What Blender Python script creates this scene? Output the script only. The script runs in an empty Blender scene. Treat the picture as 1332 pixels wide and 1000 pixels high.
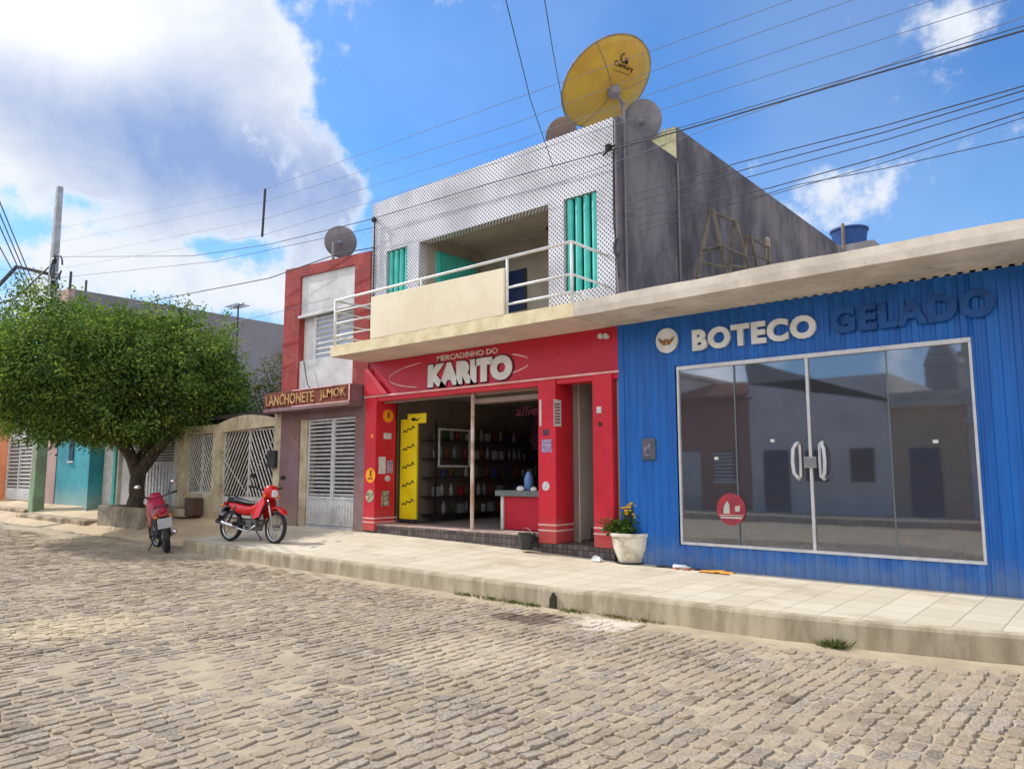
import bpy, bmesh, math, random
from math import sin, cos, pi, radians, atan2, sqrt
from mathutils import Vector, Matrix, noise, Euler
random.seed(7)
scene = bpy.context.scene
C = scene.collection
# ------------------------------------------------------------------ camera
FPX = 966.0
PITCH = math.atan(114.6/FPX); YAW = radians(49.5)
CAM = Vector((0, -9.6615, 1.6))
FW = Vector((-cos(YAW)*cos(PITCH), sin(YAW)*cos(PITCH), sin(PITCH)))
RT = Vector((sin(YAW), cos(YAW), 0)); UP = RT.cross(FW)
cd = bpy.data.cameras.new('camera'); cam = bpy.data.objects.new('camera', cd); C.objects.link(cam)
cd.sensor_width = 36; cd.lens = 36*FPX/1332; cd.clip_start = .05; cd.clip_end = 3000
cam.matrix_world = Matrix(((RT.x, UP.x, -FW.x, CAM.x), (RT.y, UP.y, -FW.y, CAM.y), (RT.z, UP.z, -FW.z, CAM.z), (0, 0, 0, 1)))
scene.camera = cam
def ray(u, v): return FW*FPX + RT*(u-666) - UP*(v-500)
def aty(u, v, y):
    d = ray(u, v); return CAM + d*((y-CAM.y)/d.y)
def atx(u, v, x):
    d = ray(u, v); return CAM + d*((x-CAM.x)/d.x)
def atz(u, v, z):
    d = ray(u, v); return CAM + d*((z-CAM.z)/d.z)
# ------------------------------------------------------------------ sun, sky, exposure
SUN_EL = radians(38); SUN_A = radians(11)
SUN_STR = 2.8; SKY_STR = .10; EXPO = .78
to_sun = Vector((-cos(SUN_EL)*cos(SUN_A), -cos(SUN_EL)*sin(SUN_A), sin(SUN_EL)))
sl = bpy.data.lights.new('sun', 'SUN'); sl.energy = SUN_STR; sl.angle = radians(.5); sl.color = (1, .95, .89)
so = bpy.data.objects.new('sun', sl); C.objects.link(so)
so.rotation_euler = to_sun.to_track_quat('Z', 'Y').to_euler(); so.location = (-30, -10, 30)
scene.view_settings.view_transform = 'Standard'; scene.view_settings.look = 'None'
scene.view_settings.exposure = EXPO; scene.view_settings.gamma = 1
scene.cycles.max_bounces = 6; scene.cycles.transparent_max_bounces = 12
scene.cycles.use_denoising = True

world = bpy.data.worlds.new('World'); scene.world = world; world.use_nodes = True
nt = world.node_tree; nt.nodes.clear()
def N(t, ty, **k):
    n = t.nodes.new(ty)
    for a, b in k.items(): setattr(n, a, b)
    return n
def sock(t, n, i, v):
    if isinstance(v, bpy.types.NodeSocket): t.links.new(v, n.inputs[i])
    elif v is not None: n.inputs[i].default_value = v
def M(t, op, a, b=None, c=None, clamp=False):
    n = N(t, 'ShaderNodeMath', operation=op, use_clamp=clamp)
    sock(t, n, 0, a); sock(t, n, 1, b); sock(t, n, 2, c); return n.outputs[0]
def MIX(t, f, a, b, bt='MIX'):
    n = N(t, 'ShaderNodeMix', data_type='RGBA', blend_type=bt)
    sock(t, n, 0, f)
    for i, v in ((6, a), (7, b)):
        if isinstance(v, tuple) and len(v) == 3: v = (*v, 1)
        sock(t, n, i, v)
    return n.outputs[2]
def RANGE(t, v, a, b, c=0., d=1., smooth=True):
    n = N(t, 'ShaderNodeMapRange'); n.interpolation_type = 'SMOOTHSTEP' if smooth else 'LINEAR'
    sock(t, n, 0, v)
    for i, x in enumerate((a, b, c, d)): n.inputs[i+1].default_value = x
    return n.outputs[0]
sky = N(nt, 'ShaderNodeTexSky', sky_type='NISHITA', sun_disc=False, sun_elevation=SUN_EL, sun_rotation=radians(270)-SUN_A,
        air_density=1.0, dust_density=.6, ozone_density=1.6)
tc = N(nt, 'ShaderNodeTexCoord'); D = tc.outputs['Generated']
sep = N(nt, 'ShaderNodeSeparateXYZ'); nt.links.new(D, sep.inputs[0])
az = M(nt, 'ARCTAN2', sep.outputs[1], M(nt, 'MULTIPLY', sep.outputs[0], -1))   # azimuth measured from -X towards +Y
el = M(nt, 'ARCSINE', sep.outputs[2])
def azel(u, v):
    d = ray(u, v).normalized(); return atan2(d.y, -d.x), math.asin(d.z)
def blob(u, v, ru, rv, s=1.):
    a0, e0 = azel(u, v)
    a = M(nt, 'DIVIDE', M(nt, 'SUBTRACT', az, a0), ru/FPX/cos(e0)); b = M(nt, 'DIVIDE', M(nt, 'SUBTRACT', el, e0), rv/FPX)
    r2 = M(nt, 'ADD', M(nt, 'MULTIPLY', a, a), M(nt, 'MULTIPLY', b, b))
    return M(nt, 'MULTIPLY', M(nt, 'EXPONENT', M(nt, 'MULTIPLY', r2, -1.0)), s)
def noi(vec, sc, det=6, rough=.6, dist=0.):
    n = N(nt, 'ShaderNodeTexNoise'); n.inputs['Scale'].default_value = sc; n.inputs['Detail'].default_value = det
    n.inputs['Roughness'].default_value = rough; n.inputs['Distortion'].default_value = dist
    nt.links.new(vec, n.inputs['Vector']); return n.outputs[0]
fld = None
BL = [(20, 60, 230, 150, 1.5), (220, 60, 110, 80, .8), (320, 140, 80, 80, .95), (300, 235, 150, 58, 1.25), (150, 200, 150, 70, .9), (30, 200, 90, 60, .6), (415, 250, 50, 36, .6), (-300, 100, 280, 300, 1.2),
      (330, 378, 200, 30, .85), (95, 310, 70, 26, .75), (440, 345, 80, 34, .6), (1085, 240, 80, 50, .62), (1105, 275, 66, 40, .45), (1258, 22, 60, 44, .60), (200, 330, 60, 30, .4),
      (565, 2, 100, 26, .62), (250, 20, 110, 30, .3), (1330, 165, 70, 26, .34), (940, 205, 70, 24, .30), (1243, 262, 16, 9, .4)]
for b in BL:
    o = blob(*b); fld = o if fld is None else M(nt, 'ADD', fld, o)
fld = M(nt, 'MINIMUM', fld, 1.3)
for b in ((110, 265, 60, 16, -.7), (20, 300, 40, 30, -.6), (220, 312, 130, 12, -.5), (300, 20, 30, 60, -.4), (510, 180, 60, 110, -.6), (60, 360, 120, 18, -.3)): fld = M(nt, 'ADD', fld, blob(*b))
n1 = noi(D, 6.5, 12, .62, .25); n2 = noi(D, 2.1, 4, .5); n3 = noi(D, 22, 8, .65)
dens = M(nt, 'ADD', fld, M(nt, 'MULTIPLY', M(nt, 'SUBTRACT', n1, .5), 2.3))
dens = M(nt, 'ADD', dens, M(nt, 'MULTIPLY', M(nt, 'SUBTRACT', n3, .5), 1.3))
mask = RANGE(nt, dens, .36, .92)
core = RANGE(nt, dens, .55, 1.0)
shd = M(nt, 'ADD', blob(325, 232, 180, 74, 1.05), blob(120, 115, 210, 66, .5))
shd = M(nt, 'ADD', shd, blob(1095, 265, 30, 26, .35))
sh3 = M(nt, 'MULTIPLY', M(nt, 'ADD', shd, M(nt, 'MULTIPLY', M(nt, 'SUBTRACT', n1, .52), 1.5)), core, None, True)
cw = MIX(nt, sh3, (.90, .94, 1.0), (.30, .43, .76))
glow = blob(62, 8, 100, 60, .9)
cw = MIX(nt, glow, cw, (1.25, 1.25, 1.22))
K = 1/(2**EXPO)
wisp = M(nt, 'MULTIPLY', RANGE(nt, n2, .42, .75), .20)
skyc = MIX(nt, 1.0, sky.outputs[0], (.43, .80, 1.20), 'MULTIPLY')
skyb = N(nt, 'ShaderNodeVectorMath', operation='SCALE'); nt.links.new(skyc, skyb.inputs[0]); skyb.inputs['Scale'].default_value = SKY_STR
low = RANGE(nt, el, 0., .42, .85, .0, False)
s1 = MIX(nt, low, skyb.outputs[0], (.40*K, .64*K, .95*K))
s2 = MIX(nt, wisp, s1, (.62*K, .78*K, 1.0*K))
cs = N(nt, 'ShaderNodeVectorMath', operation='SCALE'); nt.links.new(cw, cs.inputs[0]); cs.inputs['Scale'].default_value = K
fin = MIX(nt, mask, s2, cs.outputs[0])
# unseen broken cloud added behind and beside the photographer, brightened to lift shaded fronts
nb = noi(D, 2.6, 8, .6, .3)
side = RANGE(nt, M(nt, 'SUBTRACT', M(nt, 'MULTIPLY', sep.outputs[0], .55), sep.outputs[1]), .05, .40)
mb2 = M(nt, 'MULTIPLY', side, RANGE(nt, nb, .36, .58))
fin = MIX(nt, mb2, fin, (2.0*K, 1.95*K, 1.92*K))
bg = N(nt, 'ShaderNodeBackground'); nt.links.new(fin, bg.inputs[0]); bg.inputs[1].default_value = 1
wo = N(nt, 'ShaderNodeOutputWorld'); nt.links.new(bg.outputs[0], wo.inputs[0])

# ------------------------------------------------------------------ helpers
def lin(r, g, b):
    f = lambda c: (c/255/12.92) if c/255 <= .04045 else ((c/255+.055)/1.055)**2.4
    return (f(r), f(g), f(b))
MATS = {}
def mat(name, col, col2=None, scale=3., rough=.8, bump=.15, bscale=60., metal=0., stretch=(1, 1, 1), lo=.35, hi=.65, spec=.4, grime=None, gscale=.8, glo=.5, ghi=.72, attr=None):
    m = bpy.data.materials.new(name); m.use_nodes = True; t = m.node_tree; p = t.nodes['Principled BSDF']
    c = N(t, 'ShaderNodeTexCoord'); mp = N(t, 'ShaderNodeMapping'); t.links.new(c.outputs['Object'], mp.inputs[0]); mp.inputs['Scale'].default_value = stretch
    def nz(s, d=5, r=.6):
        n = N(t, 'ShaderNodeTexNoise'); n.inputs['Scale'].default_value = s; n.inputs['Detail'].default_value = d; n.inputs['Roughness'].default_value = r
        t.links.new(mp.outputs[0], n.inputs['Vector']); return n.outputs[0]
    if col2 is None: col2 = tuple(x*.82 for x in col)
    a = MIX(t, RANGE(t, nz(scale, 8, .65), lo, hi), col, col2)
    if grime is not None: a = MIX(t, M(t, 'MULTIPLY', RANGE(t, nz(gscale, 9, .7), glo, ghi), grime[3] if len(grime) > 3 else .8), a, tuple(grime[:3]))
    if attr:
        at = N(t, 'ShaderNodeAttribute', attribute_name=attr); a = MIX(t, 1., a, at.outputs['Color'], 'MULTIPLY')
    t.links.new(a, p.inputs['Base Color'])
    p.inputs['Roughness'].default_value = rough; p.inputs['Metallic'].default_value = metal; p.inputs['Specular IOR Level'].default_value = spec
    if bump:
        b = N(t, 'ShaderNodeBump'); b.inputs['Strength'].default_value = bump; b.inputs['Distance'].default_value = .01
        t.links.new(nz(bscale, 4), b.inputs['Height']); t.links.new(b.outputs[0], p.inputs['Normal'])
    MATS[name] = m; return m

class MB:
    def __init__(s): s.v = []; s.f = []; s.fm = []; s.mi = 0
    def add(s, vs, fs):
        o = len(s.v); s.v += [tuple(v) for v in vs]; s.f += [tuple(i+o for i in f) for f in fs]; s.fm += [s.mi]*len(fs); return s
    def box(s, x0, x1, y0, y1, z0, z1):
        if x0 > x1: x0, x1 = x1, x0
        if y0 > y1: y0, y1 = y1, y0
        if z0 > z1: z0, z1 = z1, z0
        return s.add([(x0, y0, z0), (x1, y0, z0), (x1, y1, z0), (x0, y1, z0), (x0, y0, z1), (x1, y0, z1), (x1, y1, z1), (x0, y1, z1)],
                     [(0, 3, 2, 1), (4, 5, 6, 7), (0, 1, 5, 4), (1, 2, 6, 5), (2, 3, 7, 6), (3, 0, 4, 7)])
    def obox(s, c, sz, rot=None):
        m = MB().box(-sz[0]/2, sz[0]/2, -sz[1]/2, sz[1]/2, -sz[2]/2, sz[2]/2); R = rot or Matrix.Identity(3)
        return s.add([R @ Vector(v) + Vector(c) for v in m.v], m.f)
    def prism(s, poly, a, b, axis='y'):   # poly in (x,z) for y, (y,z) for x, (x,y) for z
        def P(p, t):
            return {'y': (p[0], t, p[1]), 'x': (t, p[0], p[1]), 'z': (p[0], p[1], t)}[axis]
        n = len(poly); vs = [P(p, a) for p in poly]+[P(p, b) for p in poly]
        fs = [tuple(range(n)), tuple(range(2*n-1, n-1, -1))]+[(i, i+n, (i+1) % n+n, (i+1) % n) for i in range(n)]
        return s.add(vs, fs)
    def tube(s, pts, r, n=8, caps=True):
        pts = [Vector(p) for p in pts]; rs = r if isinstance(r, (list, tuple)) else [r]*len(pts)
        vs = []; up = None
        for i, p in enumerate(pts):
            d = (pts[min(i+1, len(pts)-1)]-pts[max(i-1, 0)]).normalized()
            if up is None: up = Vector((0, 0, 1)) if abs(d.z) < .9 else Vector((1, 0, 0))
            a = d.cross(up)
            if a.length < 1e-4: a = d.cross(Vector((0, 1, .1)))
            a.normalize(); b = a.cross(d).normalized(); up = b
            for k in range(n):
                t = 2*pi*k/n; vs.append(p+(a*cos(t)+b*sin(t))*rs[i])
        fs = [(i*n+k, i*n+(k+1) % n, (i+1)*n+(k+1) % n, (i+1)*n+k) for i in range(len(pts)-1) for k in range(n)]
        if caps: fs += [tuple(range(n-1, -1, -1)), tuple((len(pts)-1)*n+k for k in range(n))]
        return s.add(vs, fs)
    def lathe(s, prof, c=(0, 0, 0), n=20, R=None):
        vs = []; c = Vector(c)
        for r, z in prof:
            for k in range(n):
                q = Vector((r*cos(2*pi*k/n), r*sin(2*pi*k/n), z)); vs.append((R @ q if R else q)+c)
        fs = [(i*n+k, i*n+(k+1) % n, (i+1)*n+(k+1) % n, (i+1)*n+k) for i in range(len(prof)-1) for k in range(n)]
        fs += [tuple(range(n-1, -1, -1)), tuple((len(prof)-1)*n+k for k in range(n))]
        return s.add(vs, fs)
    def ball(s, c, r, n=10, sc=(1, 1, 1)):
        c = Vector(c); prof = [(max(1e-3, sin(pi*i/n)), -cos(pi*i/n)) for i in range(n+1)]; m = MB().lathe(prof, n=n+4)
        return s.add([Vector((v[0]*r*sc[0], v[1]*r*sc[1], v[2]*r*sc[2]))+c for v in m.v], m.f)
    def disc(s, c, rx, rz, y0, y1, n=28):   # thin elliptical plate facing -Y
        return s.prism([(c[0]+rx*cos(2*pi*k/n), c[1]+rz*sin(2*pi*k/n)) for k in range(n)], y0, y1)
    def text(s, body, x0, x1, z0, z1, y, depth=.02, offset=0., shear=0., flip=None, spacing=1.):
        cu = bpy.data.curves.new('t', 'FONT'); cu.body = body; cu.size = 1; cu.extrude = .5; cu.offset = offset; cu.resolution_u = 4; cu.shear = shear; cu.space_character = spacing
        o = bpy.data.objects.new('t', cu); C.objects.link(o); bpy.context.view_layer.update()
        me = bpy.data.meshes.new_from_object(o.evaluated_get(bpy.context.evaluated_depsgraph_get()))
        vs = [v.co.copy() for v in me.vertices]; fs = [tuple(p.vertices) for p in me.polygons]
        bpy.data.objects.remove(o); bpy.data.curves.remove(cu); bpy.data.meshes.remove(me)
        ax = min(v.x for v in vs); bx = max(v.x for v in vs); ay = min(v.y for v in vs); by = max(v.y for v in vs)
        out = []
        for v in vs:
            x = x0+(v.x-ax)/(bx-ax)*(x1-x0); z = z0+(v.y-ay)/(by-ay)*(z1-z0); yy = y-depth if v.z > 0 else y
            out.append((x, yy, z) if flip is None else flip(x, z, yy))
        return s.add(out, fs)
    def build(s, name, m, parent=None, bevel=0., smooth=False, label=None, kind=None, local=False):
        me = bpy.data.meshes.new(name); me.from_pydata(s.v, [], s.f)
        ms = m if isinstance(m, (list, tuple)) else [m]
        for q in ms: me.materials.append(q)
        if len(ms) > 1: me.polygons.foreach_set('material_index', s.fm)
        if smooth: me.polygons.foreach_set('use_smooth', [True]*len(me.polygons))
        me.update()
        o = bpy.data.objects.new(name, me); C.objects.link(o)
        if parent is not None:
            o.parent = parent
            if not local: o.location = -WL.get(parent.name, Vector((0, 0, 0)))
        if bevel:
            b = o.modifiers.new('bevel', 'BEVEL'); b.width = bevel; b.segments = 2; b.limit_method = 'ANGLE'; b.angle_limit = radians(50)
        if label: o['label'] = label
        if kind: o['kind'] = kind
        return o
WL = {}
def thing(name, label, cat, loc=(0, 0, 0), group=None):
    o = bpy.data.objects.new(name, None); C.objects.link(o); o.location = loc; o.empty_display_size = .2
    o['label'] = label; o['category'] = cat
    if group: o['group'] = group
    WL[o.name] = Vector(loc); return o
def tag(o, label, cat, group=None):
    o['label'] = label; o['category'] = cat
    if group: o['group'] = group
    return o
def copy_tree(o, parent=None):
    c = o.copy(); C.objects.link(c)
    if parent is not None: c.parent = parent
    for ch in [x for x in bpy.data.objects if x.parent == o]: copy_tree(ch, c)
    return c
def smoothauto(o, ang=40):
    bm = bmesh.new(); bm.from_mesh(o.data); bmesh.ops.recalc_face_normals(bm, faces=bm.faces)
    for e in bm.edges:
        e.smooth = not (len(e.link_faces) == 2 and e.calc_face_angle(0) > radians(ang))
    for f in bm.faces: f.smooth = True
    bm.to_mesh(o.data); bm.free(); return o

# ------------------------------------------------------------------ materials
m_sand = mat('road_sand', lin(182, 166, 138), lin(160, 144, 118), 1.7, .95, .5, 90)
m_stone = mat('granite_sett', (1, .97, .92), (.58, .55, .52), 42., .92, 1., 55, lo=.38, hi=.62, attr='col', spec=.2)
_t = m_stone.node_tree; _p = _t.nodes['Principled BSDF']; _c = N(_t, 'ShaderNodeTexCoord'); _n = N(_t, 'ShaderNodeTexNoise'); _n.inputs['Scale'].default_value = 1.6; _n.inputs['Detail'].default_value = 12; _n.inputs['Roughness'].default_value = .75; _t.links.new(_c.outputs['Object'], _n.inputs[0])
_l = _p.inputs['Base Color'].links[0].from_socket; _t.links.new(MIX(_t, RANGE(_t, _n.outputs[0], .42, .62, .05, .75), _l, lin(174, 157, 131)), _p.inputs['Base Color'])
def stain(m, pos, rad, col, amt):
    t = m.node_tree; p = t.nodes['Principled BSDF']; c = N(t, 'ShaderNodeTexCoord')
    v = N(t, 'ShaderNodeVectorMath', operation='DISTANCE'); t.links.new(c.outputs['Object'], v.inputs[0]); v.inputs[1].default_value = pos
    n = N(t, 'ShaderNodeTexNoise'); n.inputs['Scale'].default_value = 5; n.inputs['Detail'].default_value = 8; t.links.new(c.outputs['Object'], n.inputs[0])
    d = M(t, 'ADD', v.outputs['Value'], M(t, 'MULTIPLY', M(t, 'SUBTRACT', n.outputs[0], .5), rad*2.2))
    l = p.inputs['Base Color'].links[0].from_socket
    t.links.new(MIX(t, RANGE(t, d, rad*.5, rad, amt, 0.), l, col), p.inputs['Base Color'])
for _m in (m_stone, m_sand):
    stain(_m, atz(700, 803, 0), .42, lin(84, 70, 60), .75); stain(_m, atz(655, 800, 0), .25, lin(96, 80, 68), .6)
    stain(_m, atz(785, 812, 0), .40, lin(226, 216, 198), .6); stain(_m, atz(95, 815, 0), .9, lin(204, 186, 150), .7); stain(_m, atz(600, 850, 0), .9, lin(206, 190, 160), .4)
m_ground = mat('dry_ground', lin(196, 174, 142), lin(170, 150, 122), .6, .95, .5, 30)
m_kerb = mat('kerb_concrete', lin(190, 178, 152), lin(156, 143, 118), 2.2, .9, .6, 45, stretch=(2.4, 1, .5), grime=lin(112, 96, 74)+(.6,), gscale=1.3, glo=.53, ghi=.72)
m_blue = mat('blue_corrugated_paint', lin(10, 104, 190), lin(6, 88, 170), 1.4, .48, .08, 20, stretch=(4, 1, .35), spec=.5, grime=lin(40, 104, 180)+(.35,), gscale=2., glo=.55, ghi=.75)
m_bluedark = mat('blue_letter_paint', lin(12, 82, 154), lin(10, 66, 128), 4, .5, .05)
m_white = mat('white_enamel', lin(226, 226, 224), lin(205, 205, 200), 3, .5, .08)
m_offwhite = mat('weathered_limewash', lin(214, 204, 188), lin(186, 176, 160), 1.6, .9, .3, 40, grime=lin(110, 102, 92)+(.7,), gscale=1.3, glo=.56, ghi=.74)
m_cream = mat('cream_render', lin(234, 222, 194), lin(222, 208, 178), .9, .85, .18, 50, grime=lin(176, 158, 122)+(.55,), gscale=1.1, glo=.58, ghi=.76)
m_soffit = mat('soffit_plaster', lin(214, 196, 184), lin(196, 178, 168), 1.2, .9, .15, 40)
m_red = mat('red_gloss_paint', lin(212, 40, 58), lin(192, 32, 50), 1.3, .45, .12, 30, grime=lin(214, 74, 60)+(.35,), gscale=1.6, glo=.56, ghi=.75)
m_redpanel = mat('red_sign_panel', lin(200, 34, 58), lin(184, 28, 52), .8, .4, .04, 20)
m_pink = mat('pale_pink_trim', lin(236, 190, 186), lin(220, 160, 158), 3, .6, .1)
m_grime = mat('stained_dark_plaster', lin(120, 114, 116), lin(78, 75, 80), 1.1, .95, .45, 26, stretch=(1, 1, .45), lo=.36, hi=.62, grime=lin(160, 150, 142)+(.55,), gscale=.9, glo=.56, ghi=.74)
m_greenpl = mat('pale_green_plaster', lin(216, 214, 170), lin(190, 184, 144), 2.4, .9, .3, 30, grime=lin(110, 96, 80)+(.6,), gscale=2.6)
m_teal = mat('teal_paint', lin(84, 198, 184), lin(64, 176, 166), 2, .5, .1)
m_beige = mat('veranda_wall', lin(176, 168, 156), lin(160, 150, 138), 1.2, .85, .1)
m_dkblue = mat('dark_blue_door', lin(30, 44, 92), lin(22, 34, 76), 2, .4, .05)
m_black = mat('black_rubber', (.015, .015, .017), (.03, .03, .03), 8, .7, .2)
m_dark = mat('dark_metal', (.03, .03, .035), (.05, .05, .05), 8, .45, .05, metal=.4)
m_steel = mat('brushed_steel', (.5, .5, .5), (.4, .4, .4), 20, .3, .03, metal=.9)
m_alu = mat('white_aluminium', lin(214, 214, 216), lin(196, 196, 200), 6, .35, .03, metal=.15)
m_brick = mat('brick_red_paint', lin(160, 62, 58), lin(134, 50, 50), 2., .85, .3, 40, grime=lin(176, 112, 106)+(.5,), gscale=2.5)
m_purple = mat('faded_purple_paint', lin(136, 110, 116), lin(122, 90, 88), 1.4, .85, .25, 40, grime=lin(140, 116, 104)+(.5,), gscale=1.4)
m_whitepl = mat('white_painted_plaster', lin(214, 214, 212), lin(190, 190, 190), 1.6, .85, .25, 40, grime=lin(128, 128, 126)+(.5,), gscale=2.2, glo=.6, ghi=.76)
m_rust = mat('rusty_sign_panel', lin(128, 58, 40), lin(92, 38, 30), 3, .8, .3, 40, grime=lin(168, 100, 66)+(.5,), gscale=5)
m_lettercream = mat('faded_yellow_letter', lin(206, 168, 112), lin(150, 104, 66), 6, .8, .2)
m_peel = mat('peeling_cream_wall', lin(206, 194, 164), lin(170, 156, 128), 2.1, .92, .4, 40, grime=lin(112, 92, 74)+(.75,), gscale=1.8, glo=.52, ghi=.68)
m_gate = mat('grey_white_iron', lin(212, 208, 200), lin(176, 172, 164), 8, .6, .2)
m_whitegate = mat('white_iron_gate', lin(206, 206, 204), lin(178, 178, 178), 6, .55, .1)
m_tealhouse = mat('teal_house_paint', lin(70, 166, 180), lin(54, 146, 164), 1., .8, .2)
m_orange = mat('orange_house_paint', lin(246, 166, 124), lin(230, 146, 106), 1., .8, .2)
m_pinkgrey = mat('pinkish_bare_render', lin(190, 158, 150), lin(160, 134, 132), .6, .9, .3, 20)
m_greywall = mat('grey_side_render', lin(142, 136, 138), lin(122, 116, 120), .35, .95, .2, 12)
m_concrete = mat('pole_concrete', lin(176, 178, 184), lin(148, 150, 156), 3, .9, .3, 40)
m_polegreen = mat('green_painted_pole', lin(130, 166, 124), lin(128, 134, 110), 1.5, .85, .3, 40, grime=lin(120, 116, 98)+(.8,), gscale=1.2)
m_bark = mat('grey_bark', lin(96, 86, 76), lin(62, 54, 48), 9, .95, .9, 30, stretch=(1, 1, .3))
m_planter = mat('planter_render', lin(158, 148, 128), lin(118, 110, 98), 2.4, .92, .4, 40, grime=lin(80, 74, 66)+(.7,), gscale=2)
m_yellowdish = mat('yellow_dish_paint', lin(200, 166, 60), lin(184, 144, 56), 1.4, .5, .1, grime=lin(196, 108, 40)+(.45,), gscale=1.6)
m_greydish = mat('grey_dish_mesh', lin(140, 138, 142), lin(118, 116, 122), 3, .6, .1)
m_wood = mat('weathered_timber', lin(126, 116, 100), lin(96, 88, 76), 6, .9, .4, 60, stretch=(1, 1, .3))
m_tank = mat('blue_polythene', lin(20, 66, 130), lin(16, 56, 112), 2, .5, .03)
m_tiledark = None
m_floor = mat('shop_floor', lin(150, 140, 134), lin(120, 112, 106), 2, .5, .05)
m_inwall = mat('shop_inner_wall', lin(150, 136, 122), lin(128, 116, 106), 1, .9, .1)
m_brown = mat('brown_back_wall', lin(160, 118, 84), lin(130, 94, 70), 1, .9, .1)
m_purpleboard = mat('purple_board', lin(74, 30, 66), lin(60, 24, 56), 1, .5, .02)
m_yellow = mat('yellow_vinyl', lin(236, 214, 20), lin(220, 196, 14), 2, .5, .03)
m_orangest = mat('orange_sticker', lin(250, 164, 20), lin(240, 150, 16), 5, .5, .02)
m_paper = mat('paper_notice', lin(226, 222, 216), lin(190, 190, 196), 14, .8, .02)
m_purplest = mat('purple_sticker', lin(112, 64, 140), lin(190, 180, 200), 30, .6, .02)
m_motored = mat('motorcycle_red_plastic', lin(216, 30, 24), lin(200, 26, 22), 3, .3, .0, spec=.5)
m_motocrim = mat('crimson_plastic', lin(170, 24, 48), lin(150, 20, 42), 3, .35, .0, spec=.5)
m_seat = mat('black_vinyl_seat', (.02, .02, .024), (.035, .035, .04), 6, .55, .1)
m_engine = mat('engine_alloy', (.22, .22, .22), (.1, .1, .1), 12, .45, .2, metal=.6)
m_chrome = mat('chrome', (.75, .75, .75), (.7, .7, .7), 5, .12, 0, metal=1)
m_lens = mat('clear_lens', (.75, .77, .8), (.6, .62, .66), 20, .1, .05, spec=.8)
m_redlens = mat('red_lens', (.4, .01, .01), (.3, .01, .01), 20, .15, .05, spec=.8)
m_plate = mat('number_plate', lin(196, 200, 206), lin(180, 184, 190), 6, .5, .02)
m_pot = mat('white_pot', lin(232, 226, 210), lin(206, 198, 180), 5, .8, .3, 40, grime=lin(150, 134, 108)+(.6,), gscale=5)
m_soil = mat('soil', lin(84, 66, 50), lin(60, 46, 36), 10, .95, .5)
m_leaf = mat('leaf_green', (1, 1, 1), (.75, .8, .7), 3, .9, 0, attr='col', spec=.02)
m_flower = mat('yellow_petals', lin(246, 206, 30), lin(236, 150, 24), 12, .7, 0)
m_terra = mat('terracotta_petals', lin(204, 112, 74), lin(180, 92, 62), 10, .8, 0)
m_wire = mat('black_cable', (.035, .04, .055), (.05, .055, .07), 5, .7, 0)
m_wiregrey = mat('grey_wire', (.13, .15, .2), (.16, .18, .22), 5, .6, 0)
m_bucket = mat('dark_bucket', lin(58, 62, 62), lin(44, 48, 48), 5, .6, .05)
m_opp = [mat('opposite_%s' % k, a, None, 1., .9, .2, 20) for k, a in (('ochre', lin(196, 168, 138)), ('grey', lin(160, 156, 156)), ('white', lin(226, 220, 214)), ('brick', lin(170, 116, 100)))]
m_roof = mat('clay_roof_tile', lin(150, 92, 68), lin(112, 70, 54), 6, .9, .4)
m_goods = [mat('goods_%s' % k, tuple(q*.55 for q in a), None, 20, .5, 0) for k, a in (('white', lin(220, 220, 220)), ('amber', lin(150, 90, 40)), ('green', lin(50, 100, 70)), ('blue', lin(60, 80, 150)), ('red', lin(170, 50, 50)), ('clear', lin(160, 170, 170)))]

def glassmat(name, tint, refl, basecol=(.05, .06, .07)):
    m = bpy.data.materials.new(name); m.use_nodes = True; t = m.node_tree; t.nodes.clear()
    tr = N(t, 'ShaderNodeBsdfTransparent'); tr.inputs[0].default_value = (*tint, 1)
    g = N(t, 'ShaderNodeBsdfGlossy'); g.inputs['Color'].default_value = (.86, .88, .92, 1); g.inputs['Roughness'].default_value = .028
    c = N(t, 'ShaderNodeTexCoord'); n = N(t, 'ShaderNodeTexNoise'); n.inputs['Scale'].default_value = .9; t.links.new(c.outputs['Object'], n.inputs[0])
    b = N(t, 'ShaderNodeBump'); b.inputs['Strength'].default_value = .05; b.inputs['Distance'].default_value = .02; t.links.new(n.outputs[0], b.inputs['Height']); t.links.new(b.outputs[0], g.inputs['Normal'])
    f = N(t, 'ShaderNodeFresnel'); f.inputs[0].default_value = 1.5
    fac = M(t, 'ADD', M(t, 'MULTIPLY', f.outputs[0], .9), refl, None, True)
    mx = N(t, 'ShaderNodeMixShader'); t.links.new(fac, mx.inputs[0]); t.links.new(tr.outputs[0], mx.inputs[1]); t.links.new(g.outputs[0], mx.inputs[2])
    df = N(t, 'ShaderNodeBsdfDiffuse'); df.inputs[0].default_value = (.34, .36, .42, 1); m2 = N(t, 'ShaderNodeMixShader'); m2.inputs[0].default_value = .10; t.links.new(mx.outputs[0], m2.inputs[1]); t.links.new(df.outputs[0], m2.inputs[2])
    o = N(t, 'ShaderNodeOutputMaterial'); t.links.new(m2.outputs[0], o.inputs[0]); return m
m_glass = glassmat('smoked_door_glass', (.66, .70, .76), .22)

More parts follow.
